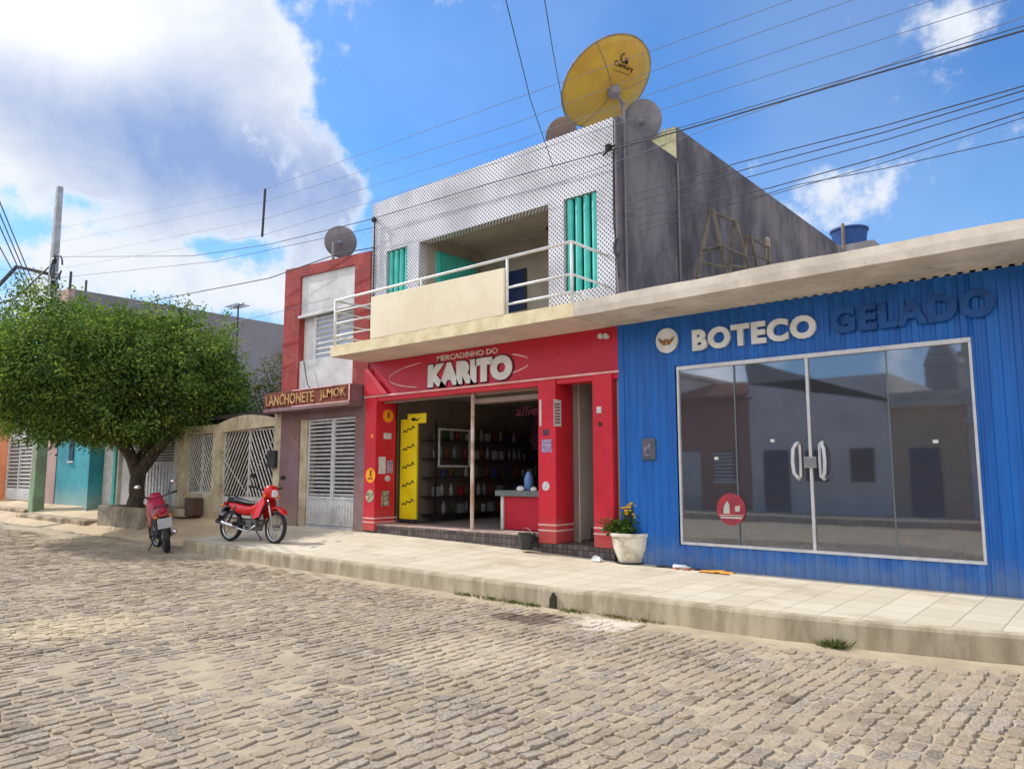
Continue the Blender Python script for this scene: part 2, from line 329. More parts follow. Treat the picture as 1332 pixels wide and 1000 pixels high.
def tilemat(name, px, py, gap, ca, cb, grout, axis=(0, 2), rough=.5, diag=False, bump=.3, grime=None):
    m = bpy.data.materials.new(name); m.use_nodes = True; t = m.node_tree; p = t.nodes['Principled BSDF']
    c = N(t, 'ShaderNodeTexCoord'); s = N(t, 'ShaderNodeSeparateXYZ'); t.links.new(c.outputs['Object'], s.inputs[0])
    u = s.outputs[axis[0]]; v = s.outputs[axis[1]]
    if diag: u, v = M(t, 'ADD', u, v), M(t, 'SUBTRACT', u, v)
    uu = M(t, 'DIVIDE', u, px); vv = M(t, 'DIVIDE', v, py)
    fu = M(t, 'FRACT', uu); fv = M(t, 'FRACT', vv)
    def edge(f, g): return M(t, 'MINIMUM', f, M(t, 'SUBTRACT', 1, f))
    eu = M(t, 'MULTIPLY', edge(fu, gap), px); ev = M(t, 'MULTIPLY', edge(fv, gap), py)
    inside = RANGE(t, M(t, 'MINIMUM', eu, ev), gap*.5, gap*1.1)
    cid = N(t, 'ShaderNodeCombineXYZ'); t.links.new(M(t, 'FLOOR', uu), cid.inputs[0]); t.links.new(M(t, 'FLOOR', vv), cid.inputs[1])
    w = N(t, 'ShaderNodeTexWhiteNoise', noise_dimensions='2D'); t.links.new(cid.outputs[0], w.inputs['Vector'])
    a = MIX(t, w.outputs[0], ca, cb); a = MIX(t, inside, grout, a)
    n = N(t, 'ShaderNodeTexNoise'); n.inputs['Scale'].default_value = 1.3; n.inputs['Detail'].default_value = 9; n.inputs['Roughness'].default_value = .65; t.links.new(c.outputs['Object'], n.inputs[0])
    if grime: a = MIX(t, M(t, 'MULTIPLY', RANGE(t, n.outputs[0], .5, .72), grime[3]), a, tuple(grime[:3]))
    t.links.new(a, p.inputs['Base Color']); p.inputs['Roughness'].default_value = rough
    b = N(t, 'ShaderNodeBump'); b.inputs['Strength'].default_value = bump; b.inputs['Distance'].default_value = .006; t.links.new(inside, b.inputs['Height']); t.links.new(b.outputs[0], p.inputs['Normal'])
    return m
m_pave = tilemat('cream_pavement_tile', .36, .40, .006, lin(204, 194, 172), lin(192, 182, 158), lin(152, 140, 120), (0, 1), .8, bump=.4, grime=lin(166, 150, 124)+(.75,))
m_tiledark = tilemat('dark_plinth_tile', .10, .10, .008, lin(66, 58, 60), lin(104, 92, 90), lin(34, 30, 32), (0, 2), .4)
def latticemat():
    m = bpy.data.materials.new('black_white_mosaic_tile'); m.use_nodes = True; t = m.node_tree; p = t.nodes['Principled BSDF']
    c = N(t, 'ShaderNodeTexCoord'); s = N(t, 'ShaderNodeSeparateXYZ'); t.links.new(c.outputs['Object'], s.inputs[0])
    X, Z = M(t, 'ADD', s.outputs[0], M(t, 'MULTIPLY', s.outputs[1], 1.0)), s.outputs[2]; P = .078
    u = M(t, 'FRACT', M(t, 'DIVIDE', M(t, 'ADD', X, Z), P)); v = M(t, 'FRACT', M(t, 'DIVIDE', M(t, 'SUBTRACT', X, Z), P))
    def tri(f): return M(t, 'ABSOLUTE', M(t, 'SUBTRACT', f, .5))
    d = M(t, 'MAXIMUM', tri(u), tri(v))
    inside = RANGE(t, d, .245, .30)
    n = N(t, 'ShaderNodeTexNoise'); n.inputs['Scale'].default_value = 1.1; n.inputs['Detail'].default_value = 6; t.links.new(c.outputs['Object'], n.inputs[0])
    w = MIX(t, RANGE(t, n.outputs[0], .4, .68), lin(222, 222, 226), lin(188, 186, 188))
    a = MIX(t, inside, lin(74, 74, 96), w)
    t.links.new(a, p.inputs['Base Color']); p.inputs['Roughness'].default_value = .3; return m
m_lattice = latticemat()

def dust(m, z0, z1, col, amt):
    t = m.node_tree; p = t.nodes['Principled BSDF']; c = N(t, 'ShaderNodeTexCoord'); s_ = N(t, 'ShaderNodeSeparateXYZ'); t.links.new(c.outputs['Object'], s_.inputs[0])
    n = N(t, 'ShaderNodeTexNoise'); n.inputs['Scale'].default_value = 3.5; n.inputs['Detail'].default_value = 10; n.inputs['Roughness'].default_value = .7; t.links.new(c.outputs['Object'], n.inputs[0])
    h = M(t, 'ADD', s_.outputs[2], M(t, 'MULTIPLY', M(t, 'SUBTRACT', n.outputs[0], .5), .9))
    l = p.inputs['Base Color'].links[0].from_socket
    t.links.new(MIX(t, RANGE(t, h, z0, z1, amt, 0.), l, col), p.inputs['Base Color'])
dust(m_blue, .25, .75, lin(120, 136, 150), .5); dust(m_red, .45, 1.0, lin(176, 110, 96), .45); dust(m_purple, .4, 1.4, lin(150, 132, 118), .5)
dust(m_tealhouse, .5, 1.3, lin(170, 186, 176), .6); dust(m_peel, .5, 1.2, lin(130, 112, 90), .5); dust(m_whitegate, .5, 1.0, lin(150, 140, 126), .4)
# ------------------------------------------------------------------ street
def nz(x, y, s): return noise.noise(Vector((x*s, y*s, 3.1)))
KERB = [(-400, -2.3), (-16.2, -2.25), (-14.8, -2.3), (-13.2, -2.35), (-11.5, -2.42), (-8.7, -2.42), (-5.4, -2.47), (-2.9, -2.43), (-1.9, -2.28), (-.9, -2.02), (.3, -1.72), (2.5, -1.55), (8, -1.5), (40, -1.5)]
def kerb_y(x):
    for (a, b), (c, d) in zip(KERB, KERB[1:]):
        if a <= x <= c: return b+(d-b)*(x-a)/(c-a)
    return -2.4
def inframe(x, y, m=70):
    q = Vector((x, y, 0))-CAM; w = q.dot(FW)
    if w < .6: return False
    u = 666+FPX*q.dot(RT)/w; v = 500-FPX*q.dot(UP)/w
    return -m < u < 1332+m and v < 1000+m*1.6
g = MB(); g.add([(-900, -900, -.06), (900, -900, -.06), (900, 900, -.06), (-900, 900, -.06)], [(0, 1, 2, 3)])
g.build('ground', m_ground, kind='structure')
def sandz(x, y):
    p = nz(x, y, .55)+.5*nz(x+9, y, 1.7)
    kd = max(0, 1-abs(kerb_y(x)-y)/.45)
    return -.0085+.010*p+.005*nz(x, y, 6)+.022*kd
rs = MB(); xs = []; x = -34.
while x < 2.6: xs.append(x); x += .12 if x > -13 else .3
xs.append(3.2); ys = []; y = -15.
while y < -1.2:
    ys.append(y); y += .12
vs = [(a, b, sandz(a, b)) for a in xs for b in ys]; ny = len(ys)
rs.add(vs, [(i*ny+j, (i+1)*ny+j, (i+1)*ny+j+1, i*ny+j+1) for i in range(len(xs)-1) for j in range(ny-1)])
road = rs.build('street_sand_bed', m_sand, smooth=True, kind='structure')
fr = MB(); fr.add([(-300, -15, -.03), (-34, -15, -.03), (-34, -1.2, -.03), (-300, -1.2, -.03), (3.2, -15, -.03), (60, -15, -.03), (60, -1.2, -.03), (3.2, -1.2, -.03)], [(0, 1, 2, 3), (4, 5, 6, 7)])
fr.build('street_far_surface', m_sand, kind='structure')
sv = []; sf = []; scol = []
rnd = random.Random(11)
x = -33.
while x < 1.6:
    row = .096+rnd.random()*.026 if x > -16 else .14
    y = -9.4-rnd.random()*.2; wav = .05
    while y < -1.2:
        L = (.10+rnd.random()*.095) if x > -16 else .22
        cx = x+row/2+.07*nz(x*.4, y, .5); cy = y+L/2
        y += L+.004+rnd.random()*.005
        if cy > (kerb_y(cx)-.06-rnd.random()*.12 if cx > -15.3 else -1.75-.5*abs(nz(cx, 0, .4))-rnd.random()*.2) or not inframe(cx, cy): continue
        D = (Vector((cx, cy, 0))-CAM).dot(FW)
        if nz(cx, cy, .5)+.4*nz(cx, cy, 2.2) > .80: continue
        hw = row/2-.003-rnd.random()*.004; hl = L/2-.002
        h = rnd.gauss(-.001, .0032); tx = rnd.gauss(.03, .045); ty = rnd.gauss(0, .03)
        base = .31+.11*rnd.random()+.07*nz(cx, cy, .8); t = rnd.random()
        if rnd.random() < .1: base *= .72
        col = (base*(1.12+.10*t), base*(1.0+.0*t), base*(.84-.12*t), 1)
        rot = rnd.gauss(0, .05)+.1*nz(cx, cy, .3)
        k8 = D < 9.5
        if k8:
            c = .35
            ring = [(-hw, -hl*(1-c)), (-hw*(1-c), -hl), (hw*(1-c), -hl), (hw, -hl*(1-c)), (hw, hl*(1-c)), (hw*(1-c), hl), (-hw*(1-c), hl), (-hw, hl*(1-c))]
        else: ring = [(-hw, -hl), (hw, -hl), (hw, hl), (-hw, hl)]
        ring = [(a+rnd.gauss(0, .005), b+rnd.gauss(0, .007)) for a, b in ring]
        n = len(ring); o = len(sv); ca, sa = cos(rot), sin(rot)
        for sc, dz in ((1.03, -.04), (1.0, -.007), (.89, 0.)) if k8 else ((1.0, -.04), (.9, 0.)):
            for a, b in ring:
                a *= sc; b *= sc if sc > .99 else (1-(1-sc)*hw/hl)
                sv.append((cx+a*ca-b*sa, cy+a*sa+b*ca, h+dz+tx*a+ty*b+(rnd.gauss(0, .0016) if dz == 0 else 0))); scol.append(col)
        nr = 3 if k8 else 2
        for q in range(nr-1):
            for k in range(n): sf.append((o+q*n+k, o+q*n+(k+1) % n, o+(q+1)*n+(k+1) % n, o+(q+1)*n+k))
        sf.append(tuple(o+(nr-1)*n+k for k in range(n)))
    x += row
me = bpy.data.meshes.new('cobblestone_street'); me.from_pydata(sv, [], sf); me.materials.append(m_stone)
ca_ = me.color_attributes.new('col', 'FLOAT_COLOR', 'POINT'); ca_.data.foreach_set('color', [c for q in scol for c in q])
cs_ = bpy.data.objects.new('cobblestone_street', me); C.objects.link(cs_); cs_['kind'] = 'structure'
print('stones verts', len(sv))

# ------------------------------------------------------------------ pavement
def back_z(x):
    P = [(-400, .6), (-34, .6), (-20, .55), (-15, .44), (-12, .43), (-9, .37), (-6, .28), (40, .28)]
    for (a, b), (c, d) in zip(P, P[1:]):
        if a <= x <= c: return b+(d-b)*(x-a)/(c-a)
def front_z(x): return .25 if x > -5 else (.23 if x > -16.2 else .15)
xs = [-15.1+.3*i for i in range(int((15.1+10)/.3)+1)]+[20, 40]
def ptop(x, f):
    ky = kerb_y(x)+.13; y = ky+(0.25-ky)*f; return (x, y, front_z(x)+(back_z(x)-front_z(x))*f)
NF = 8
pv = MB(); vs = [ptop(x, j/NF) for x in xs for j in range(NF+1)]; n = NF+1
pv.add(vs, [(i*n+j, (i+1)*n+j, (i+1)*n+j+1, i*n+j+1) for i in range(len(xs)-1) for j in range(NF)])
pv.build('sidewalk', m_pave, kind='structure')
kb = MB(); vs = []
for x in xs:
    ky = kerb_y(x); fz = front_z(x); w = .012*nz(x, 0, 2.3)+.008*nz(x, 5, 7)
    vs += [(x, ky+w-.012, -.08), (x, ky+w, fz-.03), (x, ky+w+.012, fz+.001+.004*nz(x, 2, 5)), (x, ky+.04, fz+.004), (x, ky+.135, fz+.004), (x, ky+.14, -.08)]
kb.add(vs, [(i*6+j, (i+1)*6+j, (i+1)*6+j+1, i*6+j+1) for i in range(len(xs)-1) for j in range(5)])
kb.add([vs[0], vs[1], vs[2], vs[3], vs[4], vs[5]], [(0, 1, 2, 3, 4, 5)])
kb.build('kerb', m_kerb, kind='structure')
# sandy pavement further left
pl = MB(); X0, X1 = -70, -15.0
xs2 = [X0+(X1-X0)*i/60 for i in range(61)]; vs = []
for x in xs2:
    for j in range(9):
        f = j/8; y = -1.75+(2.05)*f; vs.append((x, y, -.01+.05*nz(x, y, .7)*(1-f)+(back_z(x)+.01)*(f**.9)))
pl.add(vs, [(i*9+j, (i+1)*9+j, (i+1)*9+j+1, i*9+j+1) for i in range(60) for j in range(8)])
pl.build('sandy_sidewalk', m_ground, kind='structure', smooth=True)
cc = MB()
for x0, x1, y0, z in ((-28.8, -22.9, -1.35, .26), (-34.5, -29.2, -1.0, .36), (-60, -34.8, -1.0, .42)):
    cc.box(x0, x1, y0, .0, -.05, z)
cc.build('broken_concrete_kerb', mat('broken_concrete', lin(190, 170, 140), lin(120, 104, 84), 1.6, .95, .6, 20, grime=lin(88, 74, 60)+(.6,), gscale=1.4), kind='structure', bevel=.04)

# ------------------------------------------------------------------ BAR (blue)
bar = thing('bar_building', 'blue corrugated bar with wide glass front and pale canopy, right of the market', 'building', (-3.3, 0, .28))
def corrugated(mb, x0, x1, z0, z1, y=0., per=.125, d=.014, zt=None):
    xs = []; x = x0; prof = [(0, 0), (.30, 0), (.42, 1), (.72, 1), (.84, 0)]
    k = math.floor(x0/per)
    while k*per < x1:
        for f, h in prof:
            X = (k+f)*per
            if x0 < X < x1: xs.append((X, y+d*h))
        k += 1
    xs = [(x0, y)]+xs+[(x1, y)]
    vs = []
    for X, Y in xs: vs += [(X, Y, z0), (X, Y, z1 if zt is None else zt(X))]
    mb.add(vs, [(2*i, 2*i+2, 2*i+3, 2*i+1) for i in range(len(xs)-1)])
GX0, GX1, GZ0, GZ1 = -5.11, -1.43, .60, 3.12
w = MB(); corrugated(w, -6.06, GX0, .26, 3.90); corrugated(w, GX0, GX1, GZ1, 3.92); corrugated(w, GX0, GX1, .26, GZ0); corrugated(w, GX1, 5, .26, 3.98)
w.box(GX0-.03, GX0, .0, .12, GZ0-.02, GZ1+.02); w.box(GX1, GX1+.03, .0, .12, GZ0-.02, GZ1+.02)
wb = w.build('corrugated_wall', m_blue, bar)
for x0, x1 in ((-6.10, -6.0), (-1.385, -1.37), (-.88, -.865)): t = MB(); t.box(x0, x1, -.012, .03, .26, 3.86); t.build('corner_trim', m_blue, bar)
w = MB(); w.box(-6.0, -5.9, .12, 8, .2, 3.86); w.box(4.9, 5, .12, 8, .2, 3.86); w.box(-6.0, 5, 8, 8.1, .2, 3.86)
w.box(-5.9, GX0-.03, .08, .12, .2, 3.86); w.box(GX1+.03, 4.9, .08, .12, .2, 3.86); w.box(GX0-.03, GX1+.03, .08, .12, GZ1+.02, 3.86); w.box(GX0-.03, GX1+.03, .08, .12, .2, GZ0-.02)
w.build('inner_wall', m_inwall, bar)
w = MB(); w.box(-5.9, 4.9, .12, 8, .30, .36); w.build('bar_floor', m_floor, bar)
w = MB(); w.box(-6.01, 5.2, .0, 9, 3.862, 4.04); w.build('roof', m_offwhite, bar)
w = MB()
# canopy with worn, slightly uneven front edge
xs3 = [-6.22+.12*i for i in range(98)]
vs = []
for x in xs3:
    zt = 4.075+.012*nz(x, 1, 1.1)+.006*nz(x, 3, 9)+.006*(x+6)*.6; zb = 3.855+.005*nz(x, 8, 2)+.008*(x+6)*.8; f = -1.0+.01*nz(x, 4, 3)
    vs += [(x, 0, zb), (x, f, zb), (x, f-.004, (zb+zt)/2), (x, f+.004, zt), (x, 0.05, zt+.01)]
w.add(vs, [(i*5+j, (i+1)*5+j, (i+1)*5+j+1, i*5+j+1) for i in range(len(xs3)-1) for j in range(4)]+[(0, 1, 2, 3, 4)])
w.build('canopy', m_offwhite, bar)
# glass front
fr = MB(); e = .045
fr.box(GX0, GX1, -.02, .06, GZ0, GZ0+e*.8); fr.box(GX0, GX1, -.025, .06, GZ1-e*1.2, GZ1); fr.box(GX0, GX0+.03, -.018, .06, GZ0+e*.8, GZ1-e*1.2); fr.box(GX1-.03, GX1, -.018, .06, GZ0+e*.8, GZ1-e*1.2)
fr_o = fr.build('door_frame', m_alu, bar, bevel=.004)
px = [GX0+.03, aty(958, 600, 0).x, -3.27, aty(1160, 600, 0).x, GX1-.03]
for i in range(4):
    ln = .012 if i in (0, 3) else .026
    p = MB(); p.box(px[i]+(.0 if i == 0 else .002), px[i+1]-.002, ln, ln+.008, GZ0+.036, GZ1-.054); po = p.build('glass_pane', m_glass, bar)
m_edge = mat('glass_edge_strip', lin(110, 118, 122), None, 4, .3, 0)
for x in (px[1], px[3]):
    p = MB(); p.box(x-.008, x+.008, .008, .022, GZ0+.036, GZ1-.054); p.build('glass_edge', m_edge, bar)
p = MB(); p.box(-3.285, -3.25, -.006, .02, GZ0+.036, GZ1-.054); p.build('meeting_stile', m_alu, bar)
for s_ in (-1, 1):
    xc = -3.27+s_*.155
    h = MB()
    pts = [(xc, .01, 1.52), (xc, -.05, 1.54), (xc+s_*.035, -.075, 1.60), (xc+s_*.045, -.08, 1.74), (xc+s_*.035, -.075, 1.90), (xc, -.05, 1.97), (xc, .01, 1.98)]
    h.tube(pts, .022, 10); h.tube([(xc-s_*.03, -.02, 1.54), (xc-s_*.035, -.02, 1.75), (xc-s_*.03, -.02, 1.96)], .018, 8)
    smoothauto(h.build('door_handle', m_alu, bar))
p = MB(); p.box(-3.35, -3.19, -.03, .0, 1.66, 1.80); p.build('lock_plate', m_steel, bar, bevel=.006)
a = aty(903, 460, 0); b = aty(1063, 404, 0)
t = MB(); t.text('BOTECO', -4.83, -3.11, 3.315, 3.62, -.005, .05, .05, spacing=1.14)
sg = t.build('white_lettering', m_white, bar)
t = MB(); t.text('GELADO', -2.93, -1.17, 3.325, 3.655, -.005, .05, .05, spacing=1.14)
t.build('dark_blue_lettering', m_bluedark, bar, label='dark blue raised letters reading GELADO')
ec = aty(867.5, 443, -.03)
t = MB(); t.disc((ec.x, ec.z), .178, .185, -.05, -.004); em = t.build('round_emblem', m_white, bar, bevel=.008)
gold = mat('gold_brown_print', lin(164, 122, 72), lin(110, 78, 44), 40, .7, 0)
t = MB()
for s_ in (-1, 1):
    t.prism([(ec.x+s_*.01, ec.z-.075), (ec.x+s_*.075, ec.z-.06), (ec.x+s_*.085, ec.z+.02), (ec.x+s_*.05, ec.z+.0), (ec.x+s_*.02, ec.z+.035), (ec.x+s_*.0, ec.z+.0)], -.053, -.051)
    for q in range(3): t.prism([(ec.x+s_*(.07+.0*q), ec.z-.045+.022*q), (ec.x+s_*(.105+.012*q), ec.z-.02+.022*q), (ec.x+s_*(.12+.012*q), ec.z+.005+.022*q), (ec.x+s_*.075, ec.z-.02+.022*q)], -.0535-.0004*q, -.0515)
t.build('emblem_print', gold, em)
mb_ = aty(845, 584, 0)
t = MB(); t.box(mb_.x-.11, mb_.x+.11, -.03, -.001, mb_.z-.16, mb_.z+.16); mt = t.build('meter_box', mat('meter_grey', lin(88, 96, 110), lin(70, 78, 90), 8, .5, .1), bar, bevel=.008)
t = MB(); t.box(mb_.x-.08, mb_.x+.03, -.034, -.031, mb_.z-.10, mb_.z+.10); t.build('meter_window', mat('meter_dial', lin(60, 50, 62), lin(150, 140, 160), 16, .3, 0), mt)
sp = aty(951, 662, .01)
t = MB(); t.disc((sp.x, sp.z), .205, .215, .005, .010); st = t.build('round_sticker', mat('sticker_red', lin(176, 60, 66), lin(140, 50, 70), 8, .5, 0), bar)
t = MB(); t.prism([(sp.x-.11, sp.z-.06), (sp.x-.02, sp.z-.06), (sp.x-.02, sp.z+.06), (sp.x-.05, sp.z+.11), (sp.x-.1, sp.z+.03)], .002, .004)
t.prism([(sp.x+.06, sp.z-.03), (sp.x+.12, sp.z-.03), (sp.x+.13, sp.z+.05), (sp.x+.06, sp.z+.04)], .002, .004)
t.box(sp.x-.17, sp.x+.17, .0022, .0042, sp.z-.085, sp.z-.075); t.box(sp.x-.15, sp.x+.15, .0024, .0044, sp.z-.125, sp.z-.10)
t.build('sticker_print', mat('sticker_pale', lin(190, 196, 186), None, 9, .6, 0), st)
for u, v in ((932, 596), (1005, 573), (1217, 574)):
    t = MB(); q = aty(u, v, .01); t.box(q.x-.028, q.x+.028, .004, .009, q.z-.02, q.z+.02); t.build('paper_mark', m_white, bar)
# inside the bar
tbm = mat('turquoise_cloth', lin(50, 130, 150), lin(40, 110, 130), 2, .8, .1)
def bar_table(x, y, label):
    t = thing('bar_table', label, 'table', (x, y, .36), 'tables inside the bar')
    p = MB(); p.box(-.4, .4, -.4, .4, .70, .74); p.box(-.41, .41, -.41, -.402, .42, .738); p.box(-.41, .41, .402, .41, .42, .738); p.box(.402, .41, -.40, .40, .42, .738); p.box(-.41, -.402, -.40, .40, .42, .738)
    p.build('tablecloth', tbm, t, local=True)
    for sx in (-.34, .34):
        for sy in (-.34, .34): MB().box(sx-.02, sx+.02, sy-.02, sy+.02, 0, .7).build('leg', m_dark, t, local=True)
bar_table(-4.3, 1.7, 'turquoise clothed table nearest the left end of the bar window')
bar_table(-3.6, 3.4, 'turquoise clothed table deep inside the bar behind the door handles')
bar_table(-2.3, 2.0, 'turquoise clothed table seen through the right half of the bar glass')
rc = thing('plastic_chair', 'red plastic chair just inside the right end of the bar glass', 'chair', (-1.75, .75, .36))
p = MB(); p.box(-.22, .22, -.22, .22, .40, .44); p.build('seat', m_motored, rc, bevel=.01, local=True)
p = MB(); p.box(-.22, .22, .19, .23, .44, .85); p.build('backrest', m_motored, rc, bevel=.01, local=True)
for sx in (-.2, .2):
    for sy in (-.2, .2): MB().box(sx-.02, sx+.02, sy-.02, sy+.02, 0, .40).build('leg', m_motored, rc, local=True)

# ------------------------------------------------------------------ MARKET (red, two storeys)
mk = thing('market_building', 'market with red shopfront below and black and white tiled balcony storey above', 'building', (-9.1, 0, .4))
XL, XR = -12.13, -6.04
ZT = 6.13; TOP = 7.26
w = MB()
w.box(XL, XR-.085, 0, .22, ZT, TOP)
for a, b, z0 in ((XL, -11.66, 4.08), (-11.02, -10.67, 4.08), (-7.44, -7.12, 4.08), (-6.46, XR-.085, 4.08)): w.box(a, b, 0, .22, z0, ZT)
w.box(-11.66, -11.02, 0, .22, 4.08, 4.6); w.box(-7.12, -6.46, 0, .22, 4.08, 4.53)
w.build('tiled_wall', m_lattice, mk)
w = MB(); w.box(XR-.08, XR, .004, .222, 3.9, 7.25); w.prism([(.224, 3.2), (.224, 7.22), (1.95, 7.2), (1.95, 7.80), (12.2, 7.80), (12.2, 3.2)], XR-.18, XR, 'x'); w.build('side_wall', m_grime, mk)
w = MB(); w.prism([(.222, 3.2), (.222, 7.22), (12.2, 7.5), (12.2, 3.2)], XL, XL+.15, 'x'); w.box(XL+.15, XR-.18, 12, 12.2, 3.2, 7.7)
w.build('party_wall', m_greywall, mk)
w = MB(); w.box(-6.60, XR-.18, 1.952, 2.1, 6.95, 7.77); w.box(-6.60, -6.5, 2.1, 4.5, 6.95, 7.72); w.box(-6.34, -6.25, 1.93, 1.951, 7.5, 7.82)
w.build('stair_head_block', m_greenpl, mk, bevel=.01)
w = MB(); w.box(XR-.18, XR+.004, 1.945, 1.951, 7.20, 7.79); w.build('wall_return', m_greenpl, mk)
w = MB(); w.box(XL+.15, XR-.18, .22, 12, 6.75, 6.95); w.build('roof_slab', m_concrete, mk)
w = MB(); w.box(XL+.15, XR-.18, .0, 12, 3.87, 4.07); w.build('upper_floor_slab', m_beige, mk)
# veranda room
w = MB(); w.box(-10.67, -7.44, .22, 2.4, 6.32, 6.4); w.build('veranda_ceiling', m_beige, mk)
w = MB(); w.box(-10.67, -7.44, 1.8, 1.95, 4.07, 6.32); w.box(-7.44, -7.3, .22, 1.8, 4.07, 6.32); w.box(-10.8, -10.67, .222, 1.8, 4.07, 6.32); w.build('veranda_wall', m_beige, mk)
w = MB(); w.box(-10.668, -10.62, .45, 1.6, 4.1, 6.05); wo_ = w.build('teal_shutter', m_teal, mk)
w = MB()
for k in range(9): w.box(-10.619, -10.60, .5+k*.12, .56+k*.12, 4.15, 6.0)
w.build('shutter_slat', m_teal, wo_)
w = MB(); w.box(-10.5, -9.4, 1.77, 1.799, 4.9, 5.75); w.build('blue_window', m_dkblue, mk); w = MB(); w.box(-8.55, -7.75, 1.77, 1.799, 4.07, 5.9); w.build('blue_door', m_dkblue, mk)
for x in (-10.5, -9.95, -9.4, -8.55, -8.15, -7.75): w = MB(); w.box(x-.02, x+.02, 1.755, 1.772, 4.9 if x < -9 else 4.07, 5.75 if x < -9 else 5.9); w.build('door_mullion', m_dark, mk)
w = MB(); w.tube([(-8.1, .9, 6.32), (-8.1, .9, 6.12)], .015, 6); w.lathe([(.02, 6.02), (.07, 6.05), (.07, 6.11), (.02, 6.13)], (-8.1, .9, 0), 12); w.build('ceiling_light', m_dark, mk)
# fin windows
for x0, x1, z0, nf in ((-7.12, -6.46, 4.53, 4), (-11.66, -11.02, 4.6, 4)):
    w = MB(); w.box(x0, x1, .16, .20, z0, ZT); bk = w.build('window_back', mat('teal_deep', lin(20, 92, 96), None, 2, .7, 0), mk)
    for k in range(nf):
        xc = x0+(k+.5)*(x1-x0)/nf; r = (x1-x0)/nf*.36
        w = MB(); w.lathe([(r, z0+.01), (r, ZT-.01)], (xc, .09, 0), 12); smoothauto(w.build('window_fin', m_teal, bk))
# balcony
w = MB(); vs = []
xs4 = [-12.1+(.1*i) for i in range(59)]+[-6.222]
for x in xs4:
    f = -1.0+.008*nz(x, 3, 4); vs += [(x, 0, 3.86), (x, f, 3.86+.004*nz(x, 1, 5)), (x, f, 4.068), (x, 0, 4.068)]
w.add(vs, [(i*4+j, (i+1)*4+j, (i+1)*4+(j+1) % 4, i*4+(j+1) % 4) for i in range(len(xs4)-1) for j in range(4)]+[(0, 1, 2, 3), tuple(len(vs)-4+k for k in (3, 2, 1, 0))])
m_slab = mat('yellow_stained_slab_edge', lin(230, 216, 178), lin(212, 196, 154), 3, .9, .35, 40, grime=lin(166, 146, 108)+(.25,), gscale=3)
w.build('balcony_slab', m_slab, mk)
w = MB(); w.box(-12.08, -6.24, -.985, -.002, 3.852, 3.858); w.build('balcony_soffit', m_soffit, mk)
w = MB(); w.prism([(-10.88, 4.068), (-7.57, 4.068), (-7.57, 4.83), (-10.88, 4.87)], -1.003, -.90); pn = w.build('balcony_panel', m_cream, mk, bevel=.01)
rl = MB()
RZ = 4.985; xa, xb = -12.05, -6.28
def rail(pts, r=.022): rl.tube(pts, r, 8)
rail([(xa, 0, RZ), (xa, -.95, RZ), (xb, -.95, RZ+.02), (xb, 0, RZ+.02)], .026)
for z in (4.76, 4.52, 4.27): rail([(xa, 0, z), (xa, -.95, z), (-10.9, -.95, z)], .016)
for z in (4.51, 4.24): rail([(-7.56, -.95, z), (xb, -.95, z), (xb, 0, z)], .022)
for x, z0 in ((xa, 4.06), (-9.55, 4.8), (xb, 4.06), (-7.54, 4.06)):
    rail([(x, -.95, z0), (x, -.95, RZ)], .022)
rl.build('balcony_railing', m_white, mk, smooth=True)
m_cond = mat('conduit_grey', lin(120, 116, 118), None, 6, .7, 0)
for P_, r_ in (([(-6.07, -.02, 4.1), (-6.07, -.02, 7.2)], .018), ([(-5.99, .12, 4.1), (-5.99, .12, 7.2)], .016), ([(-6.01, 1.93, 4.1), (-6.01, 1.93, 7.1)], .022)):
    w = MB(); w.tube(P_, r_, 6); w.build('conduit_pipe', m_cond, mk)
w = MB()
q1 = atx(997, 290, XR)
w.box(XR, XR+.03, q1.y-.09, q1.y+.10, 4.6, 6.75); w.box(XR, XR+.05, q1.y-.18, q1.y-.02, 6.2, 6.7)
w.build('bare_mortar_patch', mat('pale_mortar', lin(168, 156, 136), lin(130, 120, 108), 3, .95, .5), mk, bevel=.01)
# ground floor
m_trimred = m_red
w = MB(); w.box(-12.2, -6.08, .001, .28, 3.16, 3.85); fas = w.build('sign_fascia', m_redpanel, mk, bevel=.004)
w = MB(); w.box(-12.22, -6.075, -.05, .27, 3.125, 3.158); w.build('fascia_trim', m_pink, mk, bevel=.006)
w = MB(); w.box(-12.2, -6.08, .0, .28, 3.04, 3.123); w.build('lintel', m_red, mk)
w = MB(); w.prism([(-12.2, 3.16), (-11.45, 3.16), (-12.2, 3.72)], -.07, -.003); cb_ = w.build('fascia_chamfer', m_red, mk, bevel=.006)
w = MB(); w.prism([(-11.62, 3.165), (-11.46, 3.165), (-12.08, 3.72), (-12.195, 3.72)], -.074, -.0705); w.build('chamfer_line', mat('light_red_band', lin(224, 76, 88), None, 3, .5, 0), cb_)
def pillar(x0, x1, depth, zb, stripes, y0=-.03):
    w = MB(); w.box(x0, x1, y0, depth, zb, 3.125); o = w.build('pillar', m_red, mk, bevel=.012)
    w = MB()
    for z in stripes: w.box(x0-.004, x1+.004, y0-.004, depth+.004, z, z+.028)
    w.build('pillar_stripe', m_pink, o)
    return o
pA = pillar(-12.2, -11.85, .55, .45, (.60, .68)); pB = pillar(-7.66, -7.3, .46, .47, (.66, .75)); pC = pillar(-6.56, -6.2, .16, .47, (.66, .75), -.05)
w = MB(); w.box(-12.18, -11.87, .0, .5, .2, .45); w.box(-7.64, -6.22, .0, .5, .15, .47); w.box(-11.87, -7.64, .03, .5, .2, .555)
w.build('tiled_plinth', m_tiledark, mk)
w = MB(); w.box(-11.85, -7.66, .03, .5, .557, .585); w.build('door_sill', mat('pinkish_sill', lin(190, 170, 158), lin(150, 130, 120), 6, .8, .2), mk, bevel=.006)
